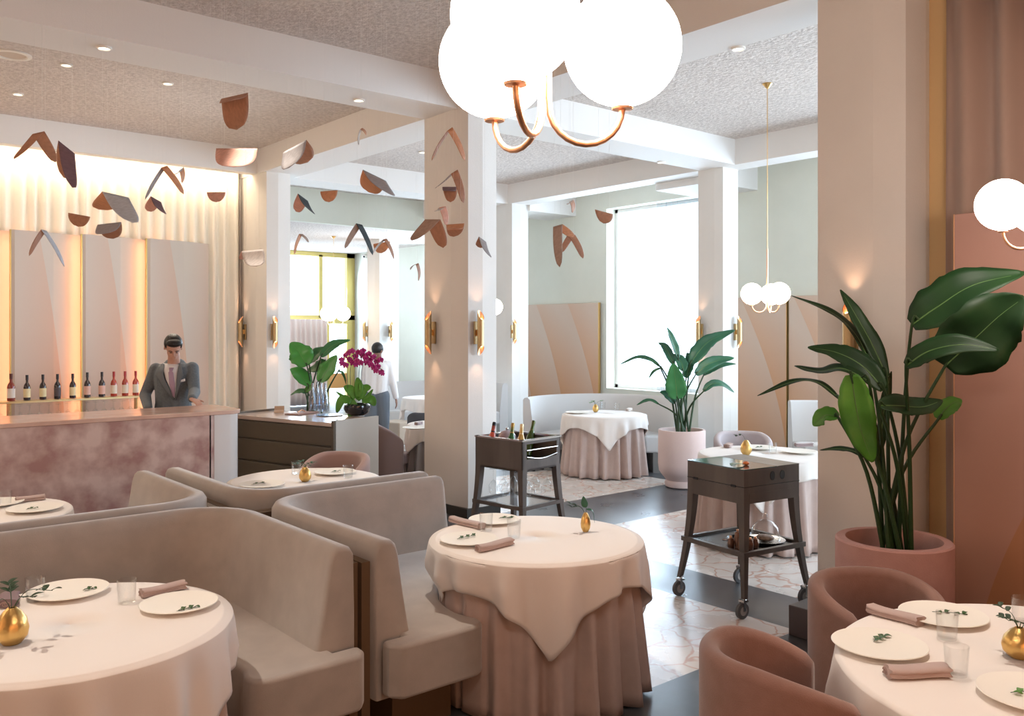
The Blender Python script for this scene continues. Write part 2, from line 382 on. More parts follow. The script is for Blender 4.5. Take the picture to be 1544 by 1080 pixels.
spot((.2, 4.0, 4.2), (.8, 3.3, .75), 190, 34)
spot((2.6, 3.9, 4.2), (2.95, 3.3, .75), 180, 30)
spot((2.6, 5.9, 4.2), (2.83, 5.65, .75), 150, 32)
spot((3.3, 1.6, 4.2), (3.05, .95, .75), 170, 36)
spot((.6, 5.9, 4.2), (.9, 5.7, .75), 150, 32)

# ------------------------------------------------------------------ bar
BZT = 1.10
bar = thing('bar_counter', 'long bar counter clad in mottled pink marble with a rounded right end', 'bar', (1.0, 7.5, 0))
def barpoly(off, x0=-4.5, x1=2.15, y0=-.06, y1=.62):
    R = .13 - off * 0; pts = [(x0, y0 + off), (x1 - R, y0 + off)]
    for k in range(9):
        a = -PI / 2 + PI / 2 * k / 8; pts.append((x1 - off - R + R * math.cos(a), y0 + off + R + R * math.sin(a)))
    pts += [(x1 - off, y1 - off), (x0, y1 - off)]; return pts
MB().prism(barpoly(.012, x1=2.0), 0, BZT - .035).build('front_panel', M_marb, bar)
MB().prism(barpoly(0, x1=2.17), BZT - .035, BZT).build('counter_top', M_marbtop, bar, bevel=.006)
MB().prism([(1.9, -.045), (2.03, -.045), (2.10, -.02), (2.145, .04), (2.155, .12), (2.155, .6), (1.9, .6)], 0.0, BZT - .0355).build('end_post', M_pale_stone, bar)

# leather panels behind the bar, lit at each right edge by a strip behind the next panel
PX = [1.3, 2.10, 2.87, 3.64, 4.46]; PZ = 2.98
ombre('bar_hide', 'X', 0, .8, 0, PZ, None, (.62, .57, .51), (.66, .36, .22), .42, 1.25)  # folds are dyed; orange shelf light at the bottom is in the colour too
for i in range(4):
    x0, x1 = PX[i], PX[i + 1] + .015
    t = thing('wall_panel', ['tall hide panel behind the bar, partly out of frame at the left picture edge', 'tall hide panel behind the bar, above the dark bottles on the left', 'tall hide panel behind the bar, above the red bottles', 'tall hide panel behind the man in the suit'][i], 'wall panel', (x0, 11.62, 0), 0, 'hide panels behind the bar')
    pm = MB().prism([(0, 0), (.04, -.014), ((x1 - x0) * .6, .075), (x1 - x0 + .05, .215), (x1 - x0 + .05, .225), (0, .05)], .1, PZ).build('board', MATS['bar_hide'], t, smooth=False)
    MB().box(-.006, -.004, .1, .006, .05, PZ).build('brass_edge', M_olivegold, t, smooth=False)
    if i > 0: MB().box(.032, .075, .12, .05, .095, PZ - .02).build('light_strip', M_led, t, smooth=False)
# back counter and bottle shelf
bc = thing('back_counter', 'low dark service counter behind the bar carrying the stemware', 'counter', (0, 11.0, 0))
MB().box(-2, -.25, .08, 3.45, .45, .74).build('cabinet', M_wood, bc, smooth=False, bevel=.005)
MB().box(-2.02, -.27, .74, 3.47, .47, .77).build('worktop', M_steel, bc, smooth=False)
sh = thing('bottle_shelf', 'thin glowing brass shelf holding the row of bottles behind the bar', 'shelf', (0, 11.15, 1.0))
MB().box(-2, -.09, -.02, 3.42, .13, 0).build('shelf_board', mat('warm_brass_shelf', (.9, .72, .38), .3, .7), sh, smooth=False)
for x in (-1.5, .6, 2.0, 3.38): MB().box(x - .008, -.0, -.228, x + .008, .1, -.0205).build('bracket', M_gold, sh, smooth=False)

def bottle_proto(name, body, label_c, H=.30, r=.037, cap=(.02, .01, .01), square=False, neck='dark'):
    t = thing(name, 'x', 'bottle')
    m = mat('bottle_' + name + str(body), body, .12, coat=.3)
    prof = [(.001, 0), (r, .004), (r, H * .52), (r * .82, H * .61), (r * .36, H * .70), (r * .32, H * .92), (r * .4, H * .93), (r * .4, H * .96), (.001, H * .96)]
    MB().lathe(prof, n=20).build('body', m, t)
    MB().lathe([(r * 1.012, H * .12), (r * 1.012, H * .46)], n=20).build('paper_label', mat('label' + str(label_c), label_c, .7), t)
    MB().lathe([(.001, H * 1.0), (r * .42, H * 1.0), (r * .42, H * .8), (r * .37, H * .8)], n=16).build('stopper', mat('cap' + str(cap), cap, .4), t)
    return t
BL = [(17, 'round_bottle', (.22, .03, .02), (.80, .72, .66), .31, (.10, .02, .01), 'squat amber bottle with a pale label, leftmost on the bar shelf'),
      (41, 'dark_bottle', (.03, .018, .02), (.82, .70, .42), .29, None, 'dark bottle with a cream label, first dark one from the left on the bar shelf'),
      (65, 'dark_bottle', None, None, 0, None, 'dark bottle with a cream label, second dark one from the left on the bar shelf'),
      (87, 'black_bottle', (.02, .014, .018), (.10, .08, .09), .29, None, 'all-black bottle with a dark label on the bar shelf'),
      (110, 'dark_bottle', None, None, 0, None, 'dark bottle with a cream label just right of the all-black bottle'),
      (132, 'pink_label_bottle', (.03, .018, .02), (.80, .50, .42), .30, None, 'dark bottle with a pink label, left one of the pair'),
      (154, 'pink_label_bottle', None, None, 0, None, 'dark bottle with a pink label, right one of the pair'),
      (172, 'red_bottle', (.42, .05, .03), (.84, .74, .62), .30, (.35, .02, .02), 'red bottle with a cream label, first of the three red ones'),
      (189, 'red_bottle', None, None, 0, None, 'red bottle with a cream label, middle of the three red ones'),
      (205, 'red_bottle', None, None, 0, None, 'red bottle with a cream label nearest the man in the suit')]
protos = {}
for px, nm, body, lab, H, cap, label in BL:
    d = 11.15 / (FWD.y + RGT.y * (px - CX) / HFOC); p = D3(px, 0, d)
    if nm not in protos: o = protos[nm] = bottle_proto(nm, body, lab, H, .041 if 'round' in nm else .036, cap or (.015, .01, .012))
    else: o = copy_tree(protos[nm])
    place(o, (p.x, 11.16, 1.001), random.random(), label, 'bottles on the bar shelf')

def stem_glass(H=.20, r=.042, inv=False):
    t = thing('wine_glass', 'clear upturned wine glass in the row behind the bar', 'glass')
    s = -1 if inv else 1; z0 = H if inv else 0
    prof = [(.001, .003), (.034, 0), (.034, .003), (.005, .008), (.0035, H * .45), (.018, H * .50), (r, H * .68), (r * .96, H * .85), (r * .82, H)]
    MB().lathe([(a, z0 + s * z) for a, z in prof], n=16).build('bowl', M_glass, t)
    return t
g0 = stem_glass(inv=True); first = True
for row, (yy, n) in enumerate(((10.83, 20), (11.05, 20))):
    for k in range(n):
        o = g0 if first else copy_tree(g0); first = False
        place(o, (1.55 + k * .098 + row * .05, yy, .772), 0, None, 'stemware on the back counter')

# ------------------------------------------------------------------ booths
J = Vector((1.93, 4.62))
BACKH = .885
def booth(name, label, su, sv, lenu, lenv, vmat=M_velvet, plinthmat=M_plinth, J=J, tc=(1.02, 1.30), rin=.50, sw=.60, gap=.045, bh=BACKH):
    """corner banquette: one leg runs along v (from the corner), the other along u"""
    t = thing(name, label, 'banquette', (J.x, J.y, 0))
    def P(u, v, z): return (su * u, sv * v, z)
    R = .34
    def path(off):
        g = gap + off; r = max(R - off, .02); pts = [(g, lenv)]
        for k in range(1, 8): pts.append((g, lenv + (g + r - lenv) * k / 8))
        for k in range(11):
            a = PI + PI / 2 * k / 10; pts.append((g + r + r * math.cos(a), g + r + r * math.sin(a)))
        for k in range(1, 9): pts.append((g + r + (lenu - g - r) * k / 8, g))
        return pts
    # back: section is wide at the foot and narrow and round at the top
    sec = [(0, .20), (0, .60), (.005, bh - .03), (.02, bh - .006), (.045, bh), (.085, bh - .002), (.105, bh - .02), (.118, bh - .06), (.15, .62), (.185, .44), (.19, .20)]
    paths = [path(o) for o, z in sec]; n = len(paths[0])
    rows = []
    for i in range(n): rows.append([P(paths[k][i][0], paths[k][i][1], sec[k][1]) for k in range(len(sec))])
    # rounded ends
    def endrow(i, j, f):
        base = rows[i]; d = (Vector(rows[i]) if 0 else None); a = Vector(paths[0][i]); b_ = Vector(paths[0][j]); dd = (a - b_).normalized()
        cx_ = .08; out = []
        for k, (o, z) in enumerate(sec):
            g = Vector(paths[k][i]) + dd * .03 * math.sin(f * PI / 2)
            sh = 1 - .16 * (1 - math.cos(f * PI / 2))
            mid = Vector(paths[4][i]) + dd * .03 * math.sin(f * PI / 2)
            q = mid + (g - mid) * sh; out.append(P(q.x, q.y, z if z < bh - .1 else z - .02 * (1 - math.cos(f * PI / 2))))
        return out
    r2 = [endrow(0, 1, f) for f in (1, .75, .5, .25)] + rows + [endrow(n - 1, n - 2, f) for f in (.25, .5, .75, 1)]
    MB().rows(r2, True, True).build('backrest', vmat, t, ang=60)
    # seat pad: its inner edge curves round the table
    e = gap + .12; lv, lu = lenv + .17, lenu + .03; iv = tc[1] - 1.30; k = lv / 1.50
    inn = smoothpath([(lu, .76 + iv, 0), (1.05, .765 + iv, 0), (.88, .79 + iv, 0), (.70, .90 + iv, 0), (.58, 1.08 + iv, 0), (.53, 1.28 + iv * .5, 0), (.555, lv - .09, 0)], 4)
    poly = [(e, e), (lu - .03, e), (lu, e + .03)] + [(q.x, q.y) for q in inn]
    for j in range(1, 6):
        b_ = PI / 2 * j / 5; poly.append((.475 + .08 * math.cos(b_), lv - .08 + .08 * math.sin(b_)))
    poly += [(gap + .05, lv), (gap + .01, lv - .05), (gap + .005, lenv + .06), (e, lenv + .06)]
    P3 = [(su * a, sv * b) for a, b in poly]
    MB().prism(P3, .235, .47).build('seat', vmat, t, bevel=.035, seg=4, ang=30)
    # plinth and the dark filler behind the back
    pp = [(e, lv - .2), (e, e), (lu - .1, e), (lu - .1, e + .32), (e + .32, e + .32), (e + .32, lv - .2)]
    MB().prism([(su * a, sv * b) for a, b in pp], 0, .236).build('plinth', plinthmat, t, smooth=False)
    g2 = [(.004, lenv - .02), (.004, .004), (lenu - .02, .004), (lenu - .02, gap), (gap, gap), (gap, lenv - .02)]
    MB().prism([(su * a, sv * b) for a, b in g2], 0, bh - .09).build('rear_board', plinthmat, t, smooth=False)
    return t
booth('corner_banquette', 'taupe velvet corner banquette in the left foreground, its high back facing the camera', -1, -1, 1.55, 1.31)
booth('corner_banquette', 'taupe velvet corner banquette wrapped round the table in the centre foreground', 1, -1, 1.24, 1.33)
booth('corner_banquette', 'taupe velvet corner banquette around the far centre table before the drawer desk', 1, 1, 1.27, 1.30, tc=(1.0, 1.05))
booth('corner_banquette', 'taupe velvet corner banquette in front of the marble bar, back left', -1, 1, 1.6, 1.30, tc=(1.0, 1.1))

# ------------------------------------------------------------------ tables
def cloth_rows(r, half, rot, ztop, hangmax, nseg=240, seed=0, wave=.018, nw=16, flare=.10, drop=1.0, squash=None):
    rows = []; rng = random.Random(seed); phs = [rng.random() * 6 for _ in range(4)]
    rad = [.001, r * .3, r * .6, r * .85, r * .985, r, r + .004]
    zs = [ztop] * 5 + [ztop - .0015, ztop - .007]
    for q, z in zip(rad, zs): rows.append([(q * math.cos(a), q * math.sin(a), z) for a in (2 * PI * k / nseg for k in range(nseg))])
    K = 12
    for j in [-3, -2, -1] + list(range(1, K + 1)):
        row = []
        for k in range(nseg):
            a = 2 * PI * k / nseg; b = a - rot
            ext = half / max(abs(math.cos(b)), abs(math.sin(b))) if half else r + hangmax
            ext = min(ext, (half or 9) * 1.39)
            H = max(ext - r, .02) * drop; s = H * j / K if j > 0 else {-3: .009, -2: .012, -1: min(.02, H / K * .8)}[j]
            w = wave * min(1, s / .12) * (math.sin(nw * a + phs[0] + .6 * math.sin(3 * a + phs[1])) + .5 * math.sin((nw * 1.7) // 1 * a + phs[2]))
            rr = r + .006 + .005 * min(1, s / .03) + flare * s + w * (.4 + s * 2.2)
            if squash: rr = squash(a, ztop - s, rr)
            row.append((rr * math.cos(a), rr * math.sin(a), ztop - s))
        rows.append(row)
    return rows
def table(cx, cy, r, label, rot, half=.68, seed=0, group=None, skirt=True, nw=15, skirtlabel='', squash=None, sm=M_skirt, z=.75):
    t = MB().rows(cloth_rows(r, half, rot, 0, 0, seed=seed, nw=nw, wave=.021, flare=.05, squash=(lambda a, zz, rr: squash(a, zz + z, rr + .02)) if squash else None), True).build('tablecloth', M_cloth, solid=.003, loc=(cx, cy, z))
    tag(t, label, 'tablecloth')
    if skirt:
        s = MB().rows(cloth_rows(r - .04, 0, 0, -.006, z - .02, seed=seed + 5, nw=21, wave=.020, flare=.055, squash=(lambda a, zz, rr: squash(a, zz + z, rr)) if squash else None), True).build('table_skirt', sm, solid=.003, loc=(cx, cy, z))
        tag(s, skirtlabel, 'table skirt')
CENT = Vector((2.95, 3.32)); TA = Vector((.80, 3.40)); TR = Vector((3.04, .92)); TC2 = Vector((2.85, 5.66)); TD2 = Vector((.86, 5.80))
TF = Vector((7.96, 7.67)); TM = Vector((6.41, 4.33)); TW = Vector((5.78, 7.98)); TX = Vector((7.85, 11.3))
def sq(lo, hi, rmax=.49):
    lo, hi = math.radians(lo), math.radians(hi)
    def f(a, z, rr):
        a = (a - lo) % (2 * PI); w = hi - lo
        if a < w and z < .62:
            e = min(1, min(a, w - a) / .25); return rr + (min(rr, rmax) - rr) * e * min(1, (.62 - z) / .12)
        return rr
    return f
table(*CENT, .512, 'white square cloth over the round table in the centre, one corner hanging in front', math.radians(-125 - 45), .67, 3, skirtlabel='rose-beige pleated floor-length skirt under the centre foreground table', squash=sq(60, 215))
table(*TA, .525, 'white cloth over the round table in the lower left corner', math.radians(-25), .72, 8, skirtlabel='mauve floor-length skirt under the lower left table', squash=sq(-30, 120))
table(*TR, .70, 'white cloth over the round table in the lower right corner', math.radians(10), .86, 12, nw=17, skirtlabel='beige floor-length skirt under the lower right table')
table(*TC2, .50, 'white cloth on the round table between the banquettes and the drawer desk', math.radians(20), .64, 17, skirtlabel='beige skirt under the far centre table, seen above the banquette back', squash=sq(150, 300))
table(*TD2, .50, 'white cloth on the round table at the left picture edge before the bar', math.radians(20), .64, 18, skirtlabel='beige skirt under the table before the marble bar')
table(*TF, .50, 'bright white cloth over the round table in front of the curved far booth', math.radians(-130 - 45), .64, 23, skirtlabel='pale mauve pleated skirt under the table at the curved far booth', squash=sq(-60, 40))
table(*TM, .52, 'white cloth over the round table behind the right trolley', math.radians(-10), .66, 29, skirtlabel='pale mauve pleated skirt under the table behind the right trolley')
table(*TW, .46, 'white cloth on the round table half hidden by the middle column', math.radians(-60), .60, 31, skirtlabel='grey pleated skirt under the table half hidden by the middle column', sm=mat('grey_linen', (.42, .39, .39), .85))
table(*TX, .45, 'small white cloth on the distant table beyond the waiter', 0, .62, 33, skirt=False)

PLATE = None
def plate(p, label, r=.15):
    global PLATE
    if PLATE is None:
        PLATE = thing('plate', label, 'plate')
        MB().lathe([(.001, .004), (.06, .004), (.062, .0), (.075, 0), (.078, .006), (.148, .017), (.15, .019), (.148, .021), (.075, .0125), (.001, .012)], n=48).build('dish', M_plate, PLATE)
        o = PLATE
    else: o = copy_tree(PLATE)
    return place(o, (p[0], p[1], .7525), 0, label, 'stoneware plates', sc=r / .15)
def sprig(p, label, rot=0, n=4, L=.07, z=.766, m=None):
    L *= 1.3; rot -= .9
    t = thing('herb_sprig', label, 'herb sprig', (p[0], p[1], z), rot)
    MB().tube([(-L / 2, 0, .002), (0, .004, .004), (L / 2, 0, .003)], .0011, 5).build('twig', M_stem, t)
    for k in range(n):
        x = -L / 2 + L * (k + .5) / n; s = 1 if k % 2 else -1
        blade(t, 'leaf', [(x, 0, .004), (x + .008, s * .009, .009), (x + .015, s * .020, .006)], .0085, (0, 0, 1), m or M_herb, n=4)
def blade(parent, name, pts, w, nrm, m, n=8, fold=.15, wav=0.0, prof=None, seed=0, th=.0008):
    sp = smoothpath(pts, n); N_ = len(sp); rows = []; nv = Vector(nrm).normalized(); rng = random.Random(seed)
    ph = rng.random() * 6
    for i, q in enumerate(sp):
        t = i / (N_ - 1); tg = (sp[min(i + 1, N_ - 1)] - sp[max(i - 1, 0)]).normalized()
        side = tg.cross(nv); side = side.normalized() if side.length > 1e-5 else tg.orthogonal().normalized()
        up = side.cross(tg).normalized()
        ww = w * ((prof(t)) if prof else (math.sin(PI * min(1, t * .97 + .03) ** .8)) ** .75 + .015)
        row = []
        for k in (-1, -.66, -.33, 0, .33, .66, 1):
            rg = 1 + (.10 * noise.noise(Vector((t * 9, seed * 3.1, k))) - .16 * max(0, noise.noise(Vector((t * 16, seed * 5.7 + (k > 0) * 9, 2))) - .15) if wav and abs(k) > .9 else 0)
            row.append(q + side * ww * k * rg + up * (abs(k) * fold * ww + wav * ww * math.sin(t * 14 + ph + (k > 0) * 2) * abs(k)))
        rows.append(row)
    return MB().rows(rows).build(name, m, parent, solid=th)
def nap(x0, y0, x1, y1, label, w=.03, h=.03, m=None):
    a, b = W3(x0, y0, .755), W3(x1, y1, .755); c = (a + b) / 2; d = b - a
    napkin(c + Vector((-d.y, d.x, 0)).normalized() * w * .8, label, math.atan2(d.y, d.x), d.length, w, h, m)
def napkin(p, label, rot=0, L=.15, w=.045, h=.03, m=None):
    """a cloth folded over three times: a flattened spiral seen at its ends"""
    t = thing('folded_napkin', label, 'napkin', (p[0], p[1], .753), rot, 'rose-brown folded napkins')
    sec = []
    for k in range(34):  # outer shape: two stacked rolls
        a = 2 * PI * k / 34; x = w * math.cos(a); zz = h * .5 * math.sin(a)
        x = math.copysign(abs(math.cos(a)) ** .6 * w, math.cos(a)); zz = math.copysign(abs(math.sin(a)) ** .75 * h * .5, math.sin(a))
        pinch = 1 - .34 * math.exp(-(zz / (.16 * h)) ** 2) * (1 if math.cos(a) > 0 else .8)
        sec.append((x * pinch, zz + h * .5))
    rows = []
    for j in range(9):
        s = -1 + 2 * j / 8; b = .008 * math.sin(s * 2.2); rows.append([(s * L / 2 + .004 * math.sin(k), y * (1 + .05 * s) + b, z * (1 + .12 * s * s) + .0) for k, (y, z) in enumerate(sec)])
    MB().rows(rows, True, True).build('cloth_roll', m or M_napkin, t)
    sp = []
    for k in range(30):
        a = k / 29 * 4.2 * PI; r = 1 - k / 29 * .85; sp.append((-L / 2 - .002, w * .55 * r * math.cos(a), h * .5 + h * .36 * r * math.sin(a)))
    MB().tube(sp, .0022, 5).build('fold_edge', mat('napkin_fold', (.36, .25, .225), .9), t)
TUMB = None
def tumbler(p, label, sc=1.0):
    global TUMB
    if TUMB is None:
        TUMB = thing('water_glass', label, 'glass')
        MB().lathe([(.001, .001), (.029, 0), (.031, .004), (.036, .09), (.0345, .09), (.029, .008), (.001, .008)], n=32).build('tumbler', M_glass, TUMB); o = TUMB
    else: o = copy_tree(TUMB)
    return place(o, (p[0], p[1], .7535), 0, label, 'thin water glasses', sc=sc)
def vase(p, label, H=.10, r=.045, sprays=3, seed=1, z=.7535, sm=M_leafd, leafs=None):
    t = thing('bud_vase', label, 'vase', (p[0], p[1], z), 0)
    prof = [(.001, 0), (r * .55, .001), (r * .92, H * .22), (r, H * .42), (r * .86, H * .68), (r * .52, H * .90), (r * .30, H * .985), (r * .27, H), (r * .2, H), (r * .2, H * .9), (.001, H * .9)]
    MB().lathe(prof, n=36, f=lambda a, zz: 1 + .012 * math.sin(a * 9)).build('body', M_vase, t)
    rng = random.Random(seed)
    for k in range(sprays):
        a = rng.random() * 2 * PI; l = H * (.6 + .6 * rng.random()); q = [(0, 0, H * .9), (l * .35 * math.cos(a), l * .35 * math.sin(a), H + l * .35), (l * .95 * math.cos(a), l * .95 * math.sin(a), H + l * (.1 + .5 * rng.random()))]
        st = MB().tube(smoothpath(q, 4), .0012, 5).build('stem', M_stem, t)
        for j in range(3):
            f = .35 + .3 * j; b0 = Vector(q[1]).lerp(Vector(q[2]), min(1, f)); aa = a + (.9 if j % 2 else -.9)
            e = Vector((math.cos(aa), math.sin(aa), .25)) * H * .33
            blade(st, 'leaf', [b0, b0 + e * .5 + Vector((0, 0, .004)), b0 + e], H * .085, (0, 0, 1), sm, n=4)
    return t
# --- lower left table
plate(W3(103, 893, .76), 'cream plate at the back of the lower left table'); sprig(W3(133, 890, .765), 'tiny herb sprig on the back plate of the lower left table', .8, 3, .03)
plate(W3(270, 912, .76), 'cream plate at the right side of the lower left table', .142); sprig(W3(281, 920, .765), 'herb sprig on the right plate of the lower left table', .9, 5, .055)
tumbler(W3(53, 907, .75), 'thin water glass left of the back plate on the lower left table')
tumbler(W3(191, 910, .75), 'thin water glass between the two plates on the lower left table')
nap(215, 902, 282, 889, 'folded napkin behind the right plate of the lower left table', 0.028)
napkin(W3(14, 912, .75), 'dark crumpled napkin behind the gold vase on the lower left table', 1.2, .12, .035, m=mat('plum_linen', (.24, .17, .18), .9))
vase(W3(18, 972, .75), 'large egg-shaped gold vase with leaves on the lower left table', .12, .052, 5, 3)
# --- centre table
plate(W3(707, 815, .76), 'cream plate at the left rim of the centre table', .145); sprig(W3(703, 811, .765), 'herb sprig on the left plate of the centre table', .95, 6, .09)
plate(W3(745, 785, .76), 'cream plate at the back rim of the centre table', .14); sprig(W3(763, 782, .765), 'herb sprig on the back plate of the centre table', .3, 4, .06)
nap(724, 833, 776, 822, 'folded napkin in front of the left plate on the centre table', 0.028)
nap(678, 787, 720, 799, 'folded napkin at the back left rim of the centre table', 0.028)
tumbler(W3(733, 802, .75), 'thin water glass behind the left plate on the centre table'); tumbler(W3(775, 812, .75), 'thin water glass between vase and napkins on the centre table')
vase(W3(883, 803, .75), 'slim gold vase with one large leaf on the centre table', .10, .026, 2, 11)
p = W3(883, 803, .75); t = thing('leaf_twig', 'single dark green leaf twig standing in the slim gold vase', 'leaf twig', (p.x, p.y, .76))
MB().tube(smoothpath([(0, 0, .06), (.004, 0, .11), (.0, -.003, .15)], 4), .0012, 5).build('twig', M_stem, t)
blade(t, 'leaf', [(.002, 0, .12), (-.006, .004, .145), (-.012, .004, .18)], .017, (-.7, -.7, .1), M_leafm, n=5)
blade(t, 'leaf', [(.004, 0, .11), (.03, -.02, .10), (.035, -.03, .04)], .008, (.5, -.7, .3), M_leafm, n=5)
# --- lower right table
plate(W3(1326, 975, .76), 'cream plate at the left rim of the lower right table', .15); sprig(W3(1326, 965, .765), 'herb sprig on the left plate of the lower right table', .9, 5, .06)
plate(W3(1422, 930, .76), 'cream plate at the back rim of the lower right table', .15); sprig(W3(1432, 926, .765), 'herb sprig on the back plate of the lower right table', -.1, 4, .09)
plate(W3(1560, 1050, .76), 'cream plate cut off by the right picture edge, lower right table', .15); sprig(W3(1541, 1046, .765), 'herb sprig on the plate cut off by the picture corner', .2, 4, .05, m=M_leafb)
nap(1308, 924, 1381, 946, 'folded napkin at the back left rim of the lower right table', 0.03)
nap(1342, 1024, 1436, 1024, 'folded napkin before the left plate on the lower right table', 0.034)
tumbler(W3(1428, 965, .75), 'thin water glass in front of the back plate on the lower right table'); tumbler(W3(1442, 1020, .75), 'thin water glass beside the front napkin on the lower right table'); tumbler(W3(1541, 940, .75), 'thin water glass behind the gold vase on the lower right table')
vase(W3(1537, 993, .75), 'round gold vase with a leafy spray on the lower right table', .095, .052, 5, 21)
# --- far centre table
vase(W3(460, 727, .75), 'gold vase on the far centre table before the drawer desk', .10, .042, 5, 31, sm=M_leafm)
plate(W3(395, 732, .76), 'cream plate at the front of the far centre table'); sprig(W3(389, 730, .765), 'dark herb sprig on the front plate of the far centre table', .9, 4, .07)
plate(W3(505, 713, .76), 'cream plate at the back of the far centre table'); sprig(W3(505, 712, .765), 'herb sprig on the back plate of the far centre table', .9, 3, .05)
tumbler(W3(447, 716, .75), 'thin water glass beside the gold vase on the far centre table'); tumbler(W3(525, 722, .75), 'thin water glass at the right rim of the far centre table')
# --- table at left edge before the bar
plate(W3(52, 768, .76), 'cream plate on the table at the left picture edge before the bar'); sprig(W3(47, 768, .765), 'pale herb sprig on the plate before the bar', .9, 3, .04)
plate(W3(-6, 760, .76), 'cream plate cut by the left picture edge, on the table before the bar')
nap(24, 758, 68, 754, 'folded napkin behind the plate on the table before the bar', 0.03); tumbler(W3(8, 764, .75), 'thin water glass at the left picture edge, on the table before the bar')
# --- far booth table
vase(W3(898, 622, .75), 'small gold vase with leaves on the table at the curved far booth', .10, .04, 4, 41, sm=M_leafb)
tumbler(W3(930, 619, .75), 'water glass on the far booth table, nearest the vase'); tumbler(W3(909, 617.5, .75), 'water glass behind the vase on the far booth table')
napkin(W3(948, 620, .75), 'white napkin on the far booth table', .4, .15, .035, m=M_cloth); plate(W3(870, 622.5, .76), 'cream plate at the left of the far booth table')
# --- table behind the right trolley
vase(W3(1125, 687, .75), 'olive-gold vase on the table behind the right trolley', .125, .047, 1, 51)
napkin(W3(1098, 675, .75), 'folded napkin at the left rim of the table behind the right trolley', .3, .13, .035)
plate(W3(1205, 682, .76), 'cream plate at the right of the table behind the right trolley'); plate(W3(1143, 676, .76), 'cream plate behind the olive-gold vase'); sprig(W3(1144, 675, .765), 'herb sprig on the plate behind the olive-gold vase', .7, 4, .06)
tumbler(W3(1165, 684, .75), 'water glass on the table behind the right trolley'); napkin(W3(1212, 674, .75), 'grey napkin at the far right of the table behind the right trolley', -.6, .16, .03, m=M_mauve)
# --- table by the middle column
plate(W3(628, 646, .76), 'pale plate on the table half hidden by the middle column'); napkin(W3(631, 641, .75), 'dark napkin on the table half hidden by the middle column', .3, .1, .03, m=M_mauve)

# ------------------------------------------------------------------ chairs
def chair(label, p, face, m=M_terra, r=.27, bh=.78, ah=.67, name='barrel_chair'):
    """upholstered tub chair, opening towards angle face"""
    t = thing(name, label, 'chair', (p[0], p[1], 0), face, None)
    th = .065; A = math.radians(128); rows = []
    for i in range(41):
        s = -1 + 2 * i / 40; a = PI + s * A; k = abs(s)
        top = bh - (bh - ah) * (max(0, k - .35) / .65) ** 1.6; ca, sa = math.cos(a), math.sin(a)
        e = 1 if 0 < i < 40 else .0
        sec = []
        for q in range(13):
            b = PI * q / 12; sec.append((r - th / 2 + th / 2 * math.cos(b), top - th / 2 + th / 2 * math.sin(b)))
        sec = [(r - .015, .12), (r, .3)] + sec + [(r - th, .38), (r - th, .12)]
        if not e: c0 = r - th / 2; sec = [(c0 + (x - c0) * .55, z - (.012 if z > .5 else 0)) for x, z in sec]
        rows.append([(rr * ca, rr * sa, z) for rr, z in sec])
    MB().rows(rows, True, True).build('backrest', m, t, ang=70)
    pr = r - th + .004
    MB().prism([(min(pr * math.cos(2 * PI * k / 32), pr) + (.05 if math.cos(2 * PI * k / 32) > .3 else 0), pr * math.sin(2 * PI * k / 32)) for k in range(32)], .34, .455).build('seat', m, t, bevel=.025)
    MB().lathe([(.001, .12), (r - .03, .12), (r - .05, .34), (.001, .34)], n=32).build('base', m, t)
    for a in (PI / 4, 3 * PI / 4, 5 * PI / 4, 7 * PI / 4):
        MB().tube([((r - .07) * math.cos(a), (r - .07) * math.sin(a), 0), ((r - .08) * math.cos(a), (r - .08) * math.sin(a), .121)], .013, 10).build('leg', M_wood, t)
    return t
chair('terracotta tub chair with the high round back, before the rose plant pot', (3.43, 1.77), math.radians(-118), bh=.775, ah=.69)
chair('terracotta tub chair in the bottom foreground, left of the lower right table', (2.43, 1.55), math.radians(-40), bh=.81, ah=.70)
chair('mauve tub chair pushed up to the far centre table, before the drawer desk', (3.28, 6.02), math.radians(-150), mat('rose_mauve_felt', (.36, .245, .225), .9, sheen=.4), bh=.84, ah=.7)
chair('mauve tub chair right of the drawer desk, beside the half hidden table', (5.12, 8.25), math.radians(-20), M_mauve, bh=.80, ah=.60)
chair('pale tub chair on the far side of the table behind the right trolley', (6.95, 4.90), math.radians(-135), mat('lavender_felt', (.50, .45, .47), .9), bh=.83, ah=.70)
chair('dark tub chair beyond the waiter, near the distant table', (7.0, 10.2), math.radians(60), mat('charcoal_felt', (.07, .075, .09), .9), bh=.66, ah=.5)

# far curved booth and further seats
def curved_booth(label, c, R, a0, a1, m=M_palev, bh=.93, sd=.48, pm=None):
    t = thing('curved_banquette', label, 'banquette', (c[0], c[1], 0))
    def arc(sec, name, mm, e0=a0, e1=a1, bev=0):
        rows = []
        for i in range(41):
            a = math.radians(e0 + (e1 - e0) * i / 40); rows.append([(r * math.cos(a), r * math.sin(a), z) for r, z in sec])
        return MB().rows(rows, True, True).build(name, mm, t, bevel=bev, ang=50)
    arc([(R, .1), (R, bh - .03), (R - .02, bh - .005), (R - .06, bh), (R - .09, bh - .03), (R - .14, .46), (R - .14, .1)], 'backrest', m)
    arc([(R - .13, .25), (R - .13, .46), (R - sd, .47), (R - sd, .25)], 'seat', m, bev=.03)
    arc([(R - .14, 0), (R - .14, .252), (R - sd + .1, .252), (R - sd + .1, 0)], 'plinth', pm or mat('grey_plinth', (.22, .22, .21), .6))
    return t
curved_booth('pale curved banquette under the bright window, behind the white far table', (8.0, 7.75), 1.02, -45, 128)
curved_booth('pale high-backed banquette behind the table right of the window column', (8.75, 5.0), 1.25, -70, 55, bh=.95)
curved_booth('pale banquette beside the distant table, seen left of the middle column', (8.1, 11.5), 1.2, -20, 110)
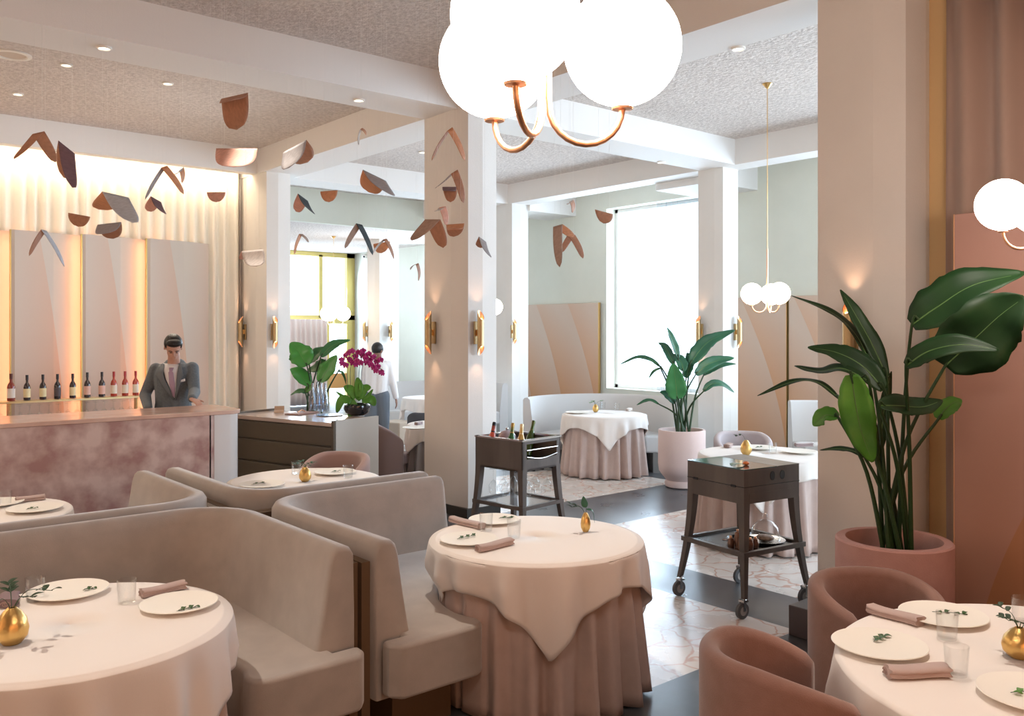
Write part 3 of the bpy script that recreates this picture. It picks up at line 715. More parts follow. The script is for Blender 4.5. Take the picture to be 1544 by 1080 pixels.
b = thing('low_bench', 'small beige upholstered bench beyond the waiter', 'bench', (7.05, 11.05, 0), .3)
MB().box(-.18, -.2, .12, .18, .2, .45).build('cushion', mat('beige_hide', (.58, .48, .38), .7), b, bevel=.02)
for x in (-.14, .14):
    for y in (-.16, .16): MB().tube([(x, y, 0), (x, y, .121)], .014, 8).build('leg', M_wood, b)

# tall hide panels
ombre('far_hide', 'Y', 0, 2.2, 0, 2.28, None, (.66, .52, .42), (.66, .31, .13), -.35, 2.6)
def hide_panel(label, x, y0, y1, h, m):
    t = thing('wall_panel', label, 'wall panel', (x, y0, 0))
    MB().box(0, 0, .02, .05, y1 - y0, h).build('board', m, t, smooth=False, bevel=.004)
    MB().box(-.004, -.006, .02, .05, 0, h).build('edge_strip', M_gold, t, smooth=False)
    return t
hide_panel('tan and orange ombre hide panel on the far wall, left of the bright window', 10.93, 10.68, 12.9, 2.28, MATS['far_hide'])
hide_panel('tan and orange ombre hide panel on the far wall, right of the window column', 10.93, 6.98, 8.1, 2.28, MATS['far_hide'])
hide_panel('narrow beige hide panel on the far wall beside the right column', 10.93, 6.1, 6.94, 2.28, MATS['far_hide'])
ombre('near_hide', 'Y', 0, 2.4, 0, 2.45, None, (.46, .265, .225), (.44, .20, .09), .565, 1.036)
t = thing('tall_panel', 'large terracotta hide panel standing at the right picture edge before the taupe curtain', 'wall panel', (4.98, -.3, 0))
MB().box(0, 0, .02, .07, 2.43, 2.44).build('board', MATS['near_hide'], t, smooth=False, bevel=.004)
MB().box(.004, 2.431, .02, .064, 2.436, 2.44).build('edge_strip', M_edge, t, smooth=False)

# ------------------------------------------------------------------ entrance wall in the distance
YE = 19.2; zf = lambda py, d=20.7: EYE + (HY - py) / HFOC * d
struct(MB().box(3, YE, 0, 8.2, YE + .12, 3.69).build('wall_entrance', M_plaster))
fr = MB()
for x0, x1, a, c in ((8.2, 8.3, 0, 3.69), (10.02, 10.12, 2.1, 3.62), (10.78, 11.0, 0, 3.69), (10.2, 10.3, 0, 2.05)): fr.box(x0, YE - .04, a, x1, YE + .08, c)
for z0, z1 in ((3.58, 3.69), (2.05, 2.16)): fr.box(8.2, YE - .04, z0, 11, YE + .08, z1)
fr.box(10.3, YE - .04, 1.96, 10.78, YE + .08, 2.05)
dw = struct(fr.build('door_1', M_olivegold, smooth=False))
MB().box(8.3, YE + .02, 2.16, 10.78, YE + .03, 3.58).build('transom_pane', M_pane, dw, smooth=False)
MB().box(10.3, YE + .02, .02, 10.78, YE + .03, 1.96).build('door_pane', M_pane, dw, smooth=False)
MB().box(10.3, YE - .03, .38, 10.78, YE + .01, .74).build('kick_panel', mat('orange_hide', (.78, .40, .14), .5), dw, smooth=False)
curtain('curtain', (8.25, YE - .12), (10.18, YE - .12), .02, 2.06, M_curt_p, .03, .14, 'pale pink pleated curtain below the entrance transom, behind the leafy plant', seed=9)
t = thing('security_camera', 'small white dome camera fixed high beside the gold entrance frame', 'camera', (10.95, 18.6, 3.60))
MB().ball((0, 0, 0), .07, (1, 1, .8)).build('housing', M_plaster, t); MB().ball((-.045, -.045, -.02), .024).build('lens', M_black, t)

# ------------------------------------------------------------------ hanging lamps
def chandelier(label, c, z, ztop, rot=0, R=.115, spread=.156, gm=M_globe, m=M_copper, power=0):
    t = thing('globe_chandelier', label, 'hanging lamp', (c[0], c[1], 0), rot)
    for k in range(3):
        a = 2 * PI * k / 3; cx, cy = spread * math.cos(a), spread * math.sin(a); ca, sa = math.cos(a), math.sin(a)
        MB().ball((cx, cy, z), R, u=40, v=24).build('globe', gm, t)
        MB().lathe([(.001, z - R - .010), (.020, z - R - .008), (.0215, z - R - .004), (.001, z - R + .004)], (cx, cy, 0)).build('cap', m, t)
        pts = [(.009 * ca, .009 * sa, z + .10), (.009 * ca, .009 * sa, z - R + .01)]
        for q in range(1, 13):
            b = PI * q / 12; rr = (spread - .009) / 2; pts.append((ca * (.009 + rr - rr * math.cos(b)), sa * (.009 + rr - rr * math.cos(b)), z - R - .025 - rr * 1.0 * math.sin(b) + .02))
        pts.append((cx, cy, z - R - .006))
        MB().tube(pts, .0062, 12).build('arm', m, t)
    MB().tube([(0, 0, z + .09), (0, 0, z + .45)], .0085, 12).build('stem', m if m is M_copper else M_gold, t)
    MB().tube([(0, 0, z + .45), (0, 0, ztop - .03)], .004, 8).build('rod', M_gold, t)
    MB().lathe([(.001, ztop - .05), (.012, ztop - .05), (.05, ztop - .006), (.05, ztop - .001), (.001, ztop - .001)]).build('canopy', M_gold, t)
    if power:
        l = bpy.data.lights.new('added_point_light', 'POINT'); l.energy = power; l.color = (1, .66, .42); l.shadow_soft_size = .2
        o = bpy.data.objects.new('added_point_light', l); COL.objects.link(o); o.location = (c[0], c[1], z - .32)
    return t
c0 = FWD * 1.69 + RGT * .062
chandelier('large three-globe lamp at the top centre, nearest the camera', c0, 2.355, CZ, AZ - PI / 2 + math.radians(9))
c1 = D3(1512, 310, 3.7) + RGT * .156
chandelier('three-globe lamp hanging at the right picture edge before the terracotta panel', c1, 2.33, CZ, AZ + PI / 2, R=.108)
c2 = D3(1157, 0, 8.8)
chandelier('small three-globe lamp on a long brass rod above the table behind the right trolley', (c2.x, c2.y), 2.165, CZ, math.radians(20), R=.108, m=M_copper, gm=M_globe_far)
c3 = D3(503, 0, 17.6)
chandelier('distant three-globe lamp glowing above the leafy plant before the entrance', (c3.x, c3.y), EYE + 25 / HFOC * 17.6, 3.69, math.radians(100), R=.15, spread=.19, gm=M_globe_far)
c4 = D3(729, 0, 12.2)
chandelier('globe lamp mostly hidden behind the right edge of the middle column', (c4.x, c4.y), EYE + 35 / HFOC * 12.2, CZ, math.radians(-50), R=.115, gm=M_globe_far)

# wall sconces: open brass tubes cut aslant at both ends
SC = None
def sconce(label, loc, rot):
    """local +x points away from the wall"""
    global SC
    if SC is None:
        t = SC = thing('wall_sconce', label, 'wall lamp')
        H, r, n = .215, .033, 32
        rows = []
        def ring(rr, s, k=1.0):
            return [(.075 + rr * math.cos(a), rr * math.sin(a), s * (H - .045 - .045 * math.cos(a) * k) if abs(s) == 1 else s) for a in (2 * PI * i / n for i in range(n))]
        MB().rows([ring(r - .004, -1), ring(r, -1), ring(r, 1), ring(r - .004, 1)], True).build('tube', M_bronze, t)
        MB().rows([ring(r - .004, 1), [(.075 + (r - .004) * math.cos(a), (r - .004) * math.sin(a), .10) for a in (2 * PI * i / n for i in range(n))]], True).build('reflector', M_copper, t)
        MB().rows([ring(r - .004, -1), [(.075 + (r - .004) * math.cos(a), (r - .004) * math.sin(a), -.10) for a in (2 * PI * i / n for i in range(n))]], True).build('reflector', M_copper, t)
        for s in (-1, 1): MB().ball((.075, 0, s * .115), .022).build('bulb', M_bulb, t)
        MB().box(0, -.03, -.11, .02, .03, .11).build('back_plate', M_bronze, t, bevel=.003, smooth=False)
        MB().box(.019, -.01, -.03, .044, .01, .03).build('arm', M_gold, t, smooth=False)
        o = t
    else: o = copy_tree(SC)
    place(o, loc, rot, label)
    n = Vector((math.cos(rot), math.sin(rot), 0))
    for s in (-1, 1): spot(Vector(loc) + n * .06 + UP * s * .19, Vector(loc) + n * .035 + UP * s * .6, 2.6, 75, (1, .55, .32), .012, .9)
def yx(X, px):
    u = (px - CX) / HFOC; return (u * X * FWD.x - X * RGT.x) / (RGT.y - u * FWD.y)
def xy(Y, px):
    u = (px - CX) / HFOC; return (u * Y * FWD.y - Y * RGT.y) / (RGT.x - u * FWD.x)
SZ = 1.775
sconce('brass wall lamp on the warm left side of the middle column', (5.052, yx(5.02, 651), SZ), PI)
sconce('brass wall lamp on the bluish right side of the middle column', (xy(6.66, 719), 6.675, SZ), -PI / 2)
sconce('brass wall lamp beside the cream bar curtain', (5.052, yx(5.02, 367), SZ), PI)
sconce('brass wall lamp on the right side of the column by the bar', (xy(11.17, 412), 11.185, SZ), -PI / 2)
sconce('brass wall lamp on the large right column, behind the big leaves', (5.062, yx(5.02, 1283), SZ), PI)
sconce('brass wall lamp on the left side of the window column', (9.53, yx(9.5, 1056), SZ), PI)
sconce('brass wall lamp on the right side of the window column', (xy(7.0, 1110), 7.02, SZ), -PI / 2)
sconce('brass wall lamp on the white column left of the far ombre panel', (xy(11.3, 774), 11.34, SZ), -PI / 2)
sconce('brass wall lamp on the left side of the distant entrance column', (9.53, yx(9.5, 552), SZ), PI)
sconce('brass wall lamp on the right side of the distant entrance column, above the waiter', (xy(15.55, 589), 15.59, SZ), -PI / 2)

# ------------------------------------------------------------------ drawer desk and its things
DN = W3(503, 636, .95); DL = W3(394, 619, .95); DR = W3(571, 628, .95)
ex = (DR - DN); ex.z = 0; lx = ex.length; ey = (DL - DN); ey.z = 0; ly = ey.length; dang = math.atan2(ex.y, ex.x)
desk = thing('drawer_desk', 'host desk with an olive-brown drawer side and a pale end panel', 'desk', (DN.x, DN.y, 0), dang)
dy = lambda v: v
MB().box(.02, .0, 0, lx, .03, .955).build('end_panel', M_deskw, desk, smooth=False, bevel=.003)
MB().box(.03, .03, .02, lx, ly - .03, .90).build('carcass', M_desk, desk, smooth=False)
MB().box(.0, 0, 0, .03, .03, .955).build('corner_post', M_desk, desk, smooth=False); MB().box(.0, ly - .03, 0, lx, ly, .955).build('end_panel', M_desk, desk, smooth=False)
MB().box(.0, .03, .90, lx, ly - .03, .935).build('stone_top', mat('desk_stone', (.60, .48, .41), .15), desk, smooth=False)
for z0, z1 in ((.72, .885), (.50, .70), (.05, .48)): MB().box(.003, .035, z0, .03, ly - .035, z1).build('drawer', M_desk, desk, smooth=False, bevel=.004)
def ondesk(px, py, z=.936): return W3(px, py, z)
p = ondesk(540, 627); pot = thing('orchid_pot', 'magenta orchid in a black glazed bowl standing on the drawer desk', 'orchid', (p.x, p.y + .02, .937))
MB().lathe([(.001, 0), (.07, 0), (.115, .03), (.135, .07), (.13, .105), (.105, .12), (.10, .112), (.12, .07), (.001, .06)], n=40).build('bowl', M_bowl, pot)
MB().lathe([(.001, .09), (.11, .09), (.112, .085)]).build('moss', M_soil, pot)
def vec(lat, f, z): return RGT * lat + FWD * f + UP * z
rng = random.Random(5); dd = 8.62; S = HFOC / dd
def opx(x, y, f=0): return vec((x - 540) / S, f, (627 - y) / S)
for a, pts, w in ((0, [(538, 600), (531, 588), (520, 582)], .05), (1, [(542, 600), (543, 582), (541, 568)], .045), (2, [(545, 600), (552, 586), (562, 583)], .045), (3, [(532, 605), (518, 602), (510, 622)], .045), (4, [(540, 606), (533, 612), (531, 632)], .05), (5, [(548, 604), (562, 602), (568, 612)], .045), (6, [(536, 603), (523, 600), (508, 590)], .02), (7, [(549, 603), (558, 596), (565, 586)], .02), (8, [(541, 603), (549, 590), (545, 576)], .04)):
    blade(pot, 'leaf', [opx(x, y, -.05 if a in (3, 4) else -.02) for x, y in pts], w, -FWD * .8 + UP * .3, M_leafb, n=6, prof=lambda t: (math.sin(PI * (t * .86 + .12))) ** .6, seed=a)
arcs = [[(527, 600), (525, 560), (528, 540), (519, 538)], [(531, 600), (530, 555), (538, 532), (524, 541)], [(543, 600), (543, 560), (550, 531), (566, 538)], [(547, 600), (548, 552), (560, 531), (582, 564)]]
def flower(parent, c, r, seed):
    rg = random.Random(seed); nrm = (-FWD * 1 + RGT * rg.uniform(-.6, .6) + UP * rg.uniform(-.3, .4)).normalized(); u = nrm.cross(UP).normalized(); v = u.cross(nrm); mb = MB()
    for k in range(5):
        a = 2 * PI * k / 5 + PI / 2 + rg.uniform(-.1, .1); d = u * math.cos(a) + v * math.sin(a); w = r * (.52 if k in (1, 4) else .36); side = nrm.cross(d)
        ring = [c + d * r * (.08 + .92 * t) + nrm * r * .18 * math.sin(PI * t) for t in (0, .35, .7, 1)]
        rows = [[q - side * w * s + nrm * .0, q + nrm * r * .06, q + side * w * s] for q, s in zip(ring, (.15, .85, .95, .25))]
        mb.rows(rows)
    mb.ball(c + nrm * r * .1, r * .16, u=8, v=6)
    return mb.build('flower', M_magenta, parent, solid=.0012)
k_ = 0
for ai, a in enumerate(arcs):
    sp = smoothpath([opx(x, y, -.02 + .01 * ai) for x, y in a], 8); MB().tube(sp, .0028, 6).build('flower_stem', mat('stem_dark', (.06, .05, .03), .5), pot)
fl = [(517, 541), (522, 534), (519, 546), (527, 530), (529, 540), (534, 527), (537, 536), (543, 529), (541, 542), (548, 534), (551, 527), (554, 538), (558, 532), (548, 545), (561, 541), (566, 536), (563, 548), (570, 544), (567, 552), (573, 551), (576, 541), (571, 557), (533, 545), (538, 548), (581, 562), (577, 560), (556, 545), (524, 549)]
for i, (x, y) in enumerate(fl): flower(pot, opx(x, y, -.03 + .05 * math.sin(i * 2.3)), .034 if i != 24 else .024, i)
# water bottles
wb = None
for px, py, l in ((471, 621, 'leftmost'), (478, 619, 'second from the left'), (484, 620, 'third from the left'), (490, 621, 'rightmost')):
    p = ondesk(px, py)
    if wb is None:
        wb = thing('carafe', 'x', 'carafe'); MB().lathe([(.001, .002), (.038, .002), (.04, .02), (.037, .14), (.014, .25), (.0125, .30), (.011, .30), (.012, .25), (.034, .14), (.036, .02), (.001, .01)], n=24).build('body', glass_mat('bottle_glass', (.80, .86, .92), .10, .65), wb)
        MB().lathe([(.001, .318), (.010, .316), (.012, .295), (.001, .295)]).build('stopper', M_glass, wb); o = wb
    else: o = copy_tree(wb)
    place(o, (p.x, p.y, .937), 0, 'clear tapered glass carafe on the drawer desk, %s of the four' % l, 'carafes on the drawer desk')
p = ondesk(421, 621); t = thing('folded_menu', 'folded brown leather menu on the far end of the drawer desk', 'menu', (p.x, p.y, .937), 1.1)
MB().prism([(-.13, 0), (-.10, .012), (.0, .02), (.06, .055), (.13, .02), (.13, .0)], -.05, .05, Matrix.Rotation(PI / 2, 4, 'X')).build('cover', mat('tan_leather', (.42, .27, .18), .5), t, smooth=False)
p = ondesk(455, 624); t = thing('pen_tray', 'flat rose-brown tray with small things on the drawer desk', 'tray', (p.x, p.y, .937), .4)
MB().box(-.16, -.09, 0, .16, .09, .012).build('base', mat('rose_leather', (.40, .24, .20), .5), t, bevel=.004); MB().tube([(-.06, 0, .02), (.02, .02, .035), (.05, .0, .02)], .007).build('pen', M_copper, t)
p = ondesk(500, 627); t = thing('slate_tray', 'dark round slate tray between carafes and orchid on the drawer desk', 'tray', (p.x, p.y + .04, .937))
MB().lathe([(.001, 0), (.13, 0), (.135, .006), (.001, .006)], n=40).build('disc', M_black, t)

# ------------------------------------------------------------------ trolleys
def trolley_frame(pn, pl, pr, ztop):
    N0, L0, R0 = (W3(*q, ztop) for q in (pn, pl, pr)); e = R0 - N0; e.z = 0; f = L0 - N0; f.z = 0
    return N0, e.length, f.length, math.atan2(e.y, e.x)
def leg_mb(x, y, sx, sy, z1, zb, splay=.055, w=.045):
    """sabre leg: near-vertical top, sweeping outwards and narrowing to the floor"""
    mb = MB(); rows = []
    for i in range(9):
        t = i / 8; z = z1 - (z1 - zb) * t; o = splay * t ** 1.7; ww = w * (1.25 - .55 * t)
        cx, cy = x + sx * o, y + sy * o; rows.append([(cx + (0 if sx < 0 else -ww), cy + (0 if sy < 0 else -ww), z), (cx + (ww if sx < 0 else 0), cy + (0 if sy < 0 else -ww), z), (cx + (ww if sx < 0 else 0), cy + (ww if sy < 0 else 0), z), (cx + (0 if sx < 0 else -ww), cy + (ww if sy < 0 else 0), z)])
    mb.rows(rows, True, True); return mb
N1, w1, l1, a1 = trolley_frame((788, 665), (716, 657), (845, 657), .90)
tr = thing('wine_trolley', 'dark wood wine trolley with bottles in its top and hanging glasses below', 'trolley', (N1.x, N1.y, 0), a1)
b = MB(); b.box(0, 0, .645, .016, l1, .89); b.box(w1 - .016, 0, .645, w1, l1, .89); b.box(0, l1 - .016, .645, w1, l1, .89)
b.box(0, 0, .645, w1, .016, .74); b.box(0, 0, .865, w1, .016, .89); b.box(0, 0, .74, .05, .016, .865); b.box(w1 - .05, 0, .74, w1, .016, .865); b.box(0, 0, .645, w1, l1, .66)
b.build('body', M_wood, tr, smooth=False)
b = MB(); b.box(-.006, -.006, .89, w1 + .006, .03, .903); b.box(-.006, l1 - .03, .89, w1 + .006, l1 + .006, .903); b.box(-.006, 0, .89, .03, l1, .903); b.box(w1 - .03, 0, .89, w1 + .006, l1, .903)
b.build('rim', M_steel, tr, smooth=False); MB().box(.016, .016, .70, w1 - .016, l1 - .016, .71).build('ice_tray', M_steel, tr, smooth=False)
MB().tube(smoothpath([(.05, -.004, .76), (w1 / 2, -.004, .735), (w1 - .05, -.004, .76)], 6), .005).build('handle_lip', M_steel, tr); MB().tube([(.045, -.004, .815), (w1 - .045, -.004, .815)], .006).build('handle_bar', M_steel, tr)
for x, sx in ((0, -1), (w1, 1)):
    for y, sy in ((0, -1), (l1, 1)): leg_mb(x, y, sx, sy, .66, 0).build('leg', M_wood, tr, smooth=False)
b = MB(); b.box(-.02, -.02, .33, w1 + .02, .01, .36); b.box(-.02, l1 - .01, .33, w1 + .02, l1 + .02, .36); b.box(-.02, .01, .33, .01, l1 - .01, .36); b.box(w1 - .01, .01, .33, w1 + .02, l1 - .01, .36); b.build('shelf_frame', M_wood, tr, smooth=False)
MB().box(.01, .01, .335, w1 - .01, l1 - .01, .345).build('lower_shelf', mat('shelf_mirror', (.55, .57, .60), .12, .6), tr, smooth=False)
for k in range(4): MB().box(.06 + k * (w1 - .14) / 3, .03, .628, .075 + k * (w1 - .14) / 3, l1 - .03, .644).build('glass_rail', M_black, tr, smooth=False)
Mt = Matrix.Translation((N1.x, N1.y, 0)) @ Matrix.Rotation(a1, 4, 'Z')
gi = stem_glass(.21, .04, inv=True); gi['category'] = 'glass'; fst = True
for i in range(4):
    for j in range(3):
        q = Mt @ Vector((.055 + i * (w1 - .11) / 3, .10 + j * .14, .418)); o = gi if fst else copy_tree(gi); fst = False
        place(o, q, 0, 'upturned wine glass hanging under the wine trolley', 'glasses hanging in the wine trolley')
def champ(label, u, v, tilt, az, glassc, foil, body=None):
    q = Mt @ Vector((u, v, .71)); t = thing('champagne_bottle', label, 'bottle', q, 0, 'bottles in the wine trolley')
    R_ = Matrix.Rotation(az, 4, 'Z') @ Matrix.Rotation(tilt, 4, 'Y')
    MB().lathe([(.001, 0), (.040, .003), (.041, .15), (.034, .18), (.018, .225), (.0145, .30), (.001, .30)], n=24, M=R_).build('body', mat('wine' + str(glassc), glassc, .12, coat=.4), t)
    MB().lathe([(.001, .312), (.0135, .311), (.0165, .30), (.0165, .285), (.0155, .28), (.0175, .235), (.0195, .215)], n=20, M=R_).build('foil', mat('foil' + str(foil), foil, .3, .6), t)
champ('red-labelled bottle with a black neck, leftmost in the wine trolley', .06, l1 - .10, .28, .3, (.62, .10, .06), (.02, .02, .025))
champ('green bottle with a brown-gold neck, second in the wine trolley', .12, .26, .30, .5, (.02, .12, .03), (.40, .26, .08))
champ('golden bottle leaning in front in the wine trolley', .10, .12, .22, .6, (.62, .38, .10), (.75, .60, .35))
champ('dark green bottle at the right back corner of the wine trolley', w1 - .09, .30, .32, .2, (.05, .10, .02), (.10, .12, .04))
q = Mt @ Vector((w1 * .55, l1 - .12, .71)); t = thing('tea_pot', 'round rose-grey lidded pot at the back of the wine trolley', 'pot', q)
MB().lathe([(.001, 0), (.05, 0), (.078, .08), (.085, .13), (.075, .18), (.05, .21), (.02, .222), (.001, .226)], n=32).build('body', mat('lilac_ceramic', (.42, .33, .36), .3), t); MB().ball((0, 0, .235), .014).build('knob', M_steel, t)

ZT = .92
N2, w2, l2, a2 = trolley_frame((1122, 709), (1034, 694), (1205, 699), ZT)
tr = thing('serving_trolley', 'dark wood serving trolley with glass top and big caster wheels', 'trolley', (N2.x, N2.y, 0), a2)
b = MB(); b.box(0, 0, .70, w2, .018, .885 + .03); b.box(0, l2 - .018, .70, w2, l2, .915); b.box(0, .018, .70, .018, l2 - .018, .915); b.box(w2 - .018, .018, .70, w2, l2 - .018, .915); b.box(.018, .018, .78, w2 - .018, l2 - .018, .80)
b.build('body', M_wood, tr, smooth=False, bevel=.002)
MB().box(-.001, -.0015, .806, w2 + .001, .001, .810).build('seam', M_black, tr, smooth=False); MB().box(-.0015, -.001, .806, .001, l2, .810).build('seam', M_black, tr, smooth=False)
MB().box(.05, -.002, .712, w2 - .04, .001, .765).build('drawer', M_wood, tr, smooth=False)
for u in (w2 * .50, w2 * .68):
    MB().lathe([(.001, 0), (.030, 0), (.030, .003)], n=24, M=Matrix.Translation((u, .0, .862)) @ Matrix.Rotation(PI / 2, 4, 'X') @ Matrix.Diagonal((.75, 1, 1, 1))).build('finger_hole', M_black, tr)
for v in (.07, l2 - .1): MB().box(-.004, v, .80, .0, v + .04, .815).build('hinge', M_black, tr, smooth=False)
MB().box(-.0, .0, .915, w2 / 2 + .04, l2, .921).build('glass_top', mat('tinted_glass_top', (.05, .10, .10), .05, coat=1), tr, smooth=False)
MB().box(w2 / 2 + .044, .0, .915, w2, l2, .921).build('wood_lid', M_wood, tr, smooth=False)
for x, sx in ((0, -1), (w2, 1)):
    for y, sy in ((0, -1), (l2, 1)):
        leg_mb(x, y, sx, sy, .705, .125, .05, .042).build('leg', M_wood, tr, smooth=False)
        cx, cy = x + sx * .03, y + sy * .03
        wheel = MB().lathe([(.001, -.013), (.030, -.013), (.034, -.012), (.05, -.010), (.051, 0), (.05, .010), (.034, .012), (.030, .013), (.001, .013)], n=32, M=Matrix.Rotation(PI / 2, 4, 'X') @ Matrix.Identity(4), c=(cx - .02, cy, .051)).build('wheel', M_tyre, tr)
        MB().lathe([(.001, -.0145), (.028, -.0145), (.03, 0), (.028, .0145), (.001, .0145)], n=24, M=Matrix.Rotation(PI / 2, 4, 'X'), c=(cx - .02, cy, .051)).build('hub', mat('grey_hub', (.36, .34, .33), .5), wheel)
        b = MB(); b.box(cx - .026, cy - .02, .05, cx - .004, cy - .016, .118); b.box(cx - .026, cy + .016, .05, cx - .004, cy + .02, .118); b.box(cx - .028, cy - .022, .105, cx + .014, cy + .022, .118); b.tube([(cx, cy, .115), (cx, cy, .135)], .012)
        b.build('caster_fork', M_steel, tr, smooth=False)
b = MB(); b.box(-.03, -.03, .375, w2 + .03, .0, .405); b.box(-.03, l2, .375, w2 + .03, l2 + .03, .405); b.box(-.03, 0, .375, 0, l2, .405); b.box(w2, 0, .375, w2 + .03, l2, .405); b.build('shelf_frame', M_wood, tr, smooth=False)
MB().box(0, 0, .38, w2, l2, .39).build('lower_shelf', M_black, tr, smooth=False)
Mr = Matrix.Translation((N2.x, N2.y, 0)) @ Matrix.Rotation(a2, 4, 'Z')
q = Mr @ Vector((w2 * .70, l2 * .30, .39)); t = thing('glass_cloche', 'clear glass cloche over a silver plate on the lower shelf of the serving trolley', 'cloche', q)
MB().lathe([(.001, 0), (.07, 0), (.13, .016), (.132, .02), (.07, .008), (.001, .008)], n=40).build('silver_plate', M_steel, t)
MB().lathe([(.098, .018), (.098, .05), (.085, .10), (.05, .138), (.012, .15), (.010, .16), (.018, .175), (.012, .19), (.001, .192)], n=36).build('dome', M_glass, t)
MB().ball((0, 0, .03), .06, (1, 1, .35)).build('pastry', mat('nut_brown', (.20, .12, .08), .7, col2=(.5, .4, .33), nscale=40), t)
for k, (u, v, h) in enumerate(((.08, .10, .085), (.13, .07, .075), (.10, .15, .12), (.16, .13, .09), (.06, .17, .075), (.19, .08, .07))):
    q = Mr @ Vector((u, v, .39)); t = thing('copper_pot', ['small copper lidded pot at the front left of the serving trolley shelf', 'small copper lidded pot beside the front left one on the trolley shelf', 'tallest copper pot of the cluster on the trolley shelf', 'copper pot behind the front pair on the trolley shelf', 'copper pot nearest the left leg on the trolley shelf', 'lowest copper pot, at the right of the cluster on the trolley shelf'][k], 'copper pot', q, 0, 'copper pots on the trolley shelf')
    MB().lathe([(.001, 0), (.020, 0), (.024, h * .4), (.017, h * .7), (.019, h * .8), (.001, h * .88)], n=20).build('body', mat('aged_copper', (.42, .25, .18), .3, .9), t); MB().ball((0, 0, h * .92), .009, u=10, v=8).build('knob', M_copper, t)
q = Mr @ Vector((w2 * .40, l2 * .42, .39)); t = thing('steel_pan', 'dark shallow pan between copper pots and cloche on the serving trolley', 'pan', q)
MB().lathe([(.001, 0), (.085, 0), (.10, .035), (.097, .035), (.083, .004), (.001, .004)], n=36).build('pan_body', M_black, t); MB().tube([(-.09, 0, .03), (-.17, .03, .045)], .007).build('handle', M_steel, t)
q = Mr @ Vector((w2 * .30, l2 * .25, .922)); t = thing('orange_flower', 'small orange flower head on the glass top of the serving trolley', 'flower', q)
MB().ball((0, 0, .012), .022, (1, 1, .6), u=12, v=8).build('bloom', mat('orange_bloom', (.85, .25, .08), .5), t); blade(t, 'leaf', [(-.02, 0, .006), (-.08, .03, .012), (-.13, .02, .005)], .03, (0, 0, 1), M_leafm, n=4)

# ------------------------------------------------------------------ potted plants
BL_ = []
M_rib = mat('pale_midrib', (.10, .20, .06), .45)
def plant(name, label, c, pot_fn, leaves, stems, dbase, ref, zsoil, mats):
    base = Vector((c[0], c[1], 0)); t = thing(name, label, 'potted plant', base)
    pot_fn(t)
    def L(x, y, d): return D3(x, y, d) - base
    for i, (sp, hw, mi, dz) in enumerate(leaves):
        n = len(sp); pts = [L(x, y, dbase + dz[0] + (dz[1] - dz[0]) * k / (n - 1)) for k, (x, y) in enumerate(sp)]
        nr = -FWD * (.9 + .2 * math.sin(i)) + UP * .75 + RGT * .5 * math.sin(i * 2.1)
        BL_.append(blade(t, 'leaf', pts, hw * (.85 if dbase > 9 else 1), nr, mats[mi], n=10, fold=.22, wav=.10, seed=i, th=.0015, prof=lambda s: (math.sin(PI * min(1, (s * .95 + .04) ** .82)) ** .7)))
        a = pts[0]; pass
        mp = smoothpath(pts, 8); MB().tube([q - nr.normalized() * .0 for q in mp[:-2]], [.0045 * (1 - .8 * j / len(mp)) for j in range(len(mp) - 2)], 6).build('midrib', M_rib, BL_[-1])
        k = i * 2.4; r0 = .05 * (1 + (i % 3) * .4)
        foot = Vector((r0 * math.cos(k), r0 * math.sin(k), zsoil)) ; mid = (foot * .45 + a * .55) + Vector((0, 0, .05)); mid.x = foot.x * .6 + a.x * .4; mid.y = foot.y * .6 + a.y * .4
        MB().tube(smoothpath([foot, mid, a, a.lerp(pts[1], .3)], 6), [.013 * (1 - .65 * q / 18) for q in range(19)], 8).build('stalk', M_stem, t)
    return t
def pot_straight(r, h, m):
    def f(t):
        MB().lathe([(.001, .0), (r * .80, 0), (r * .82, h * .08), (r * .86, h * .12), (r * .99, h * .3), (r, h * .45), (r, h - .008), (r - .008, h), (r - .05, h), (r - .055, h - .01), (r - .06, h - .13), (.001, h - .13)], n=56).build('pot', m, t)
        MB().lathe([(.001, h - .11), (r - .062, h - .11), (r - .062, h - .115)]).build('soil', M_soil, t)
    return f
RP = (4.43, 2.20)
plant('bird_of_paradise_plant', 'big dark-leaved plant in a rose pot before the right column', RP, pot_straight(.285, .72, M_pot), [
    ([(1375, 490), (1415, 462), (1468, 430), (1545, 412)], .115, 0, (-.15, -.35)),
    ([(1425, 552), (1462, 518), (1505, 478), (1545, 448)], .165, 0, (-.2, -.45)),
    ([(1366, 552), (1400, 530), (1450, 520), (1506, 528)], .06, 0, (-.3, -.5)),
    ([(1337, 568), (1315, 520), (1290, 475), (1267, 437)], .05, 0, (0, .2)),
    ([(1312, 548), (1290, 505), (1255, 472), (1193, 446)], .038, 0, (0, .4)),
    ([(1333, 588), (1300, 552), (1262, 532), (1218, 524)], .062, 0, (-.1, .1)),
    ([(1310, 575), (1270, 556), (1235, 560), (1198, 552)], .035, 0, (-.15, .2)),
    ([(1270, 606), (1235, 578), (1195, 576), (1142, 597)], .024, 0, (-.1, .3)),
    ([(1284, 565), (1290, 610), (1300, 655), (1316, 697)], .082, 1, (-.2, -.15)),
    ([(1264, 630), (1248, 626), (1236, 632), (1226, 642)], .05, 1, (0, .1)),
    ([(1326, 612), (1355, 612), (1390, 614), (1421, 604)], .062, 0, (-.25, -.1)),
    ([(1415, 632), (1425, 618), (1437, 608), (1449, 602)], .055, 1, (0, .05)),
    ([(1304, 690), (1285, 680), (1262, 677), (1236, 679)], .02, 0, (0, .2)),
    ([(1322, 700), (1330, 640), (1335, 600), (1344, 560)], .035, 0, (.1, .15)),
], [], 4.5, None, .61, (M_leafd, M_leafb))
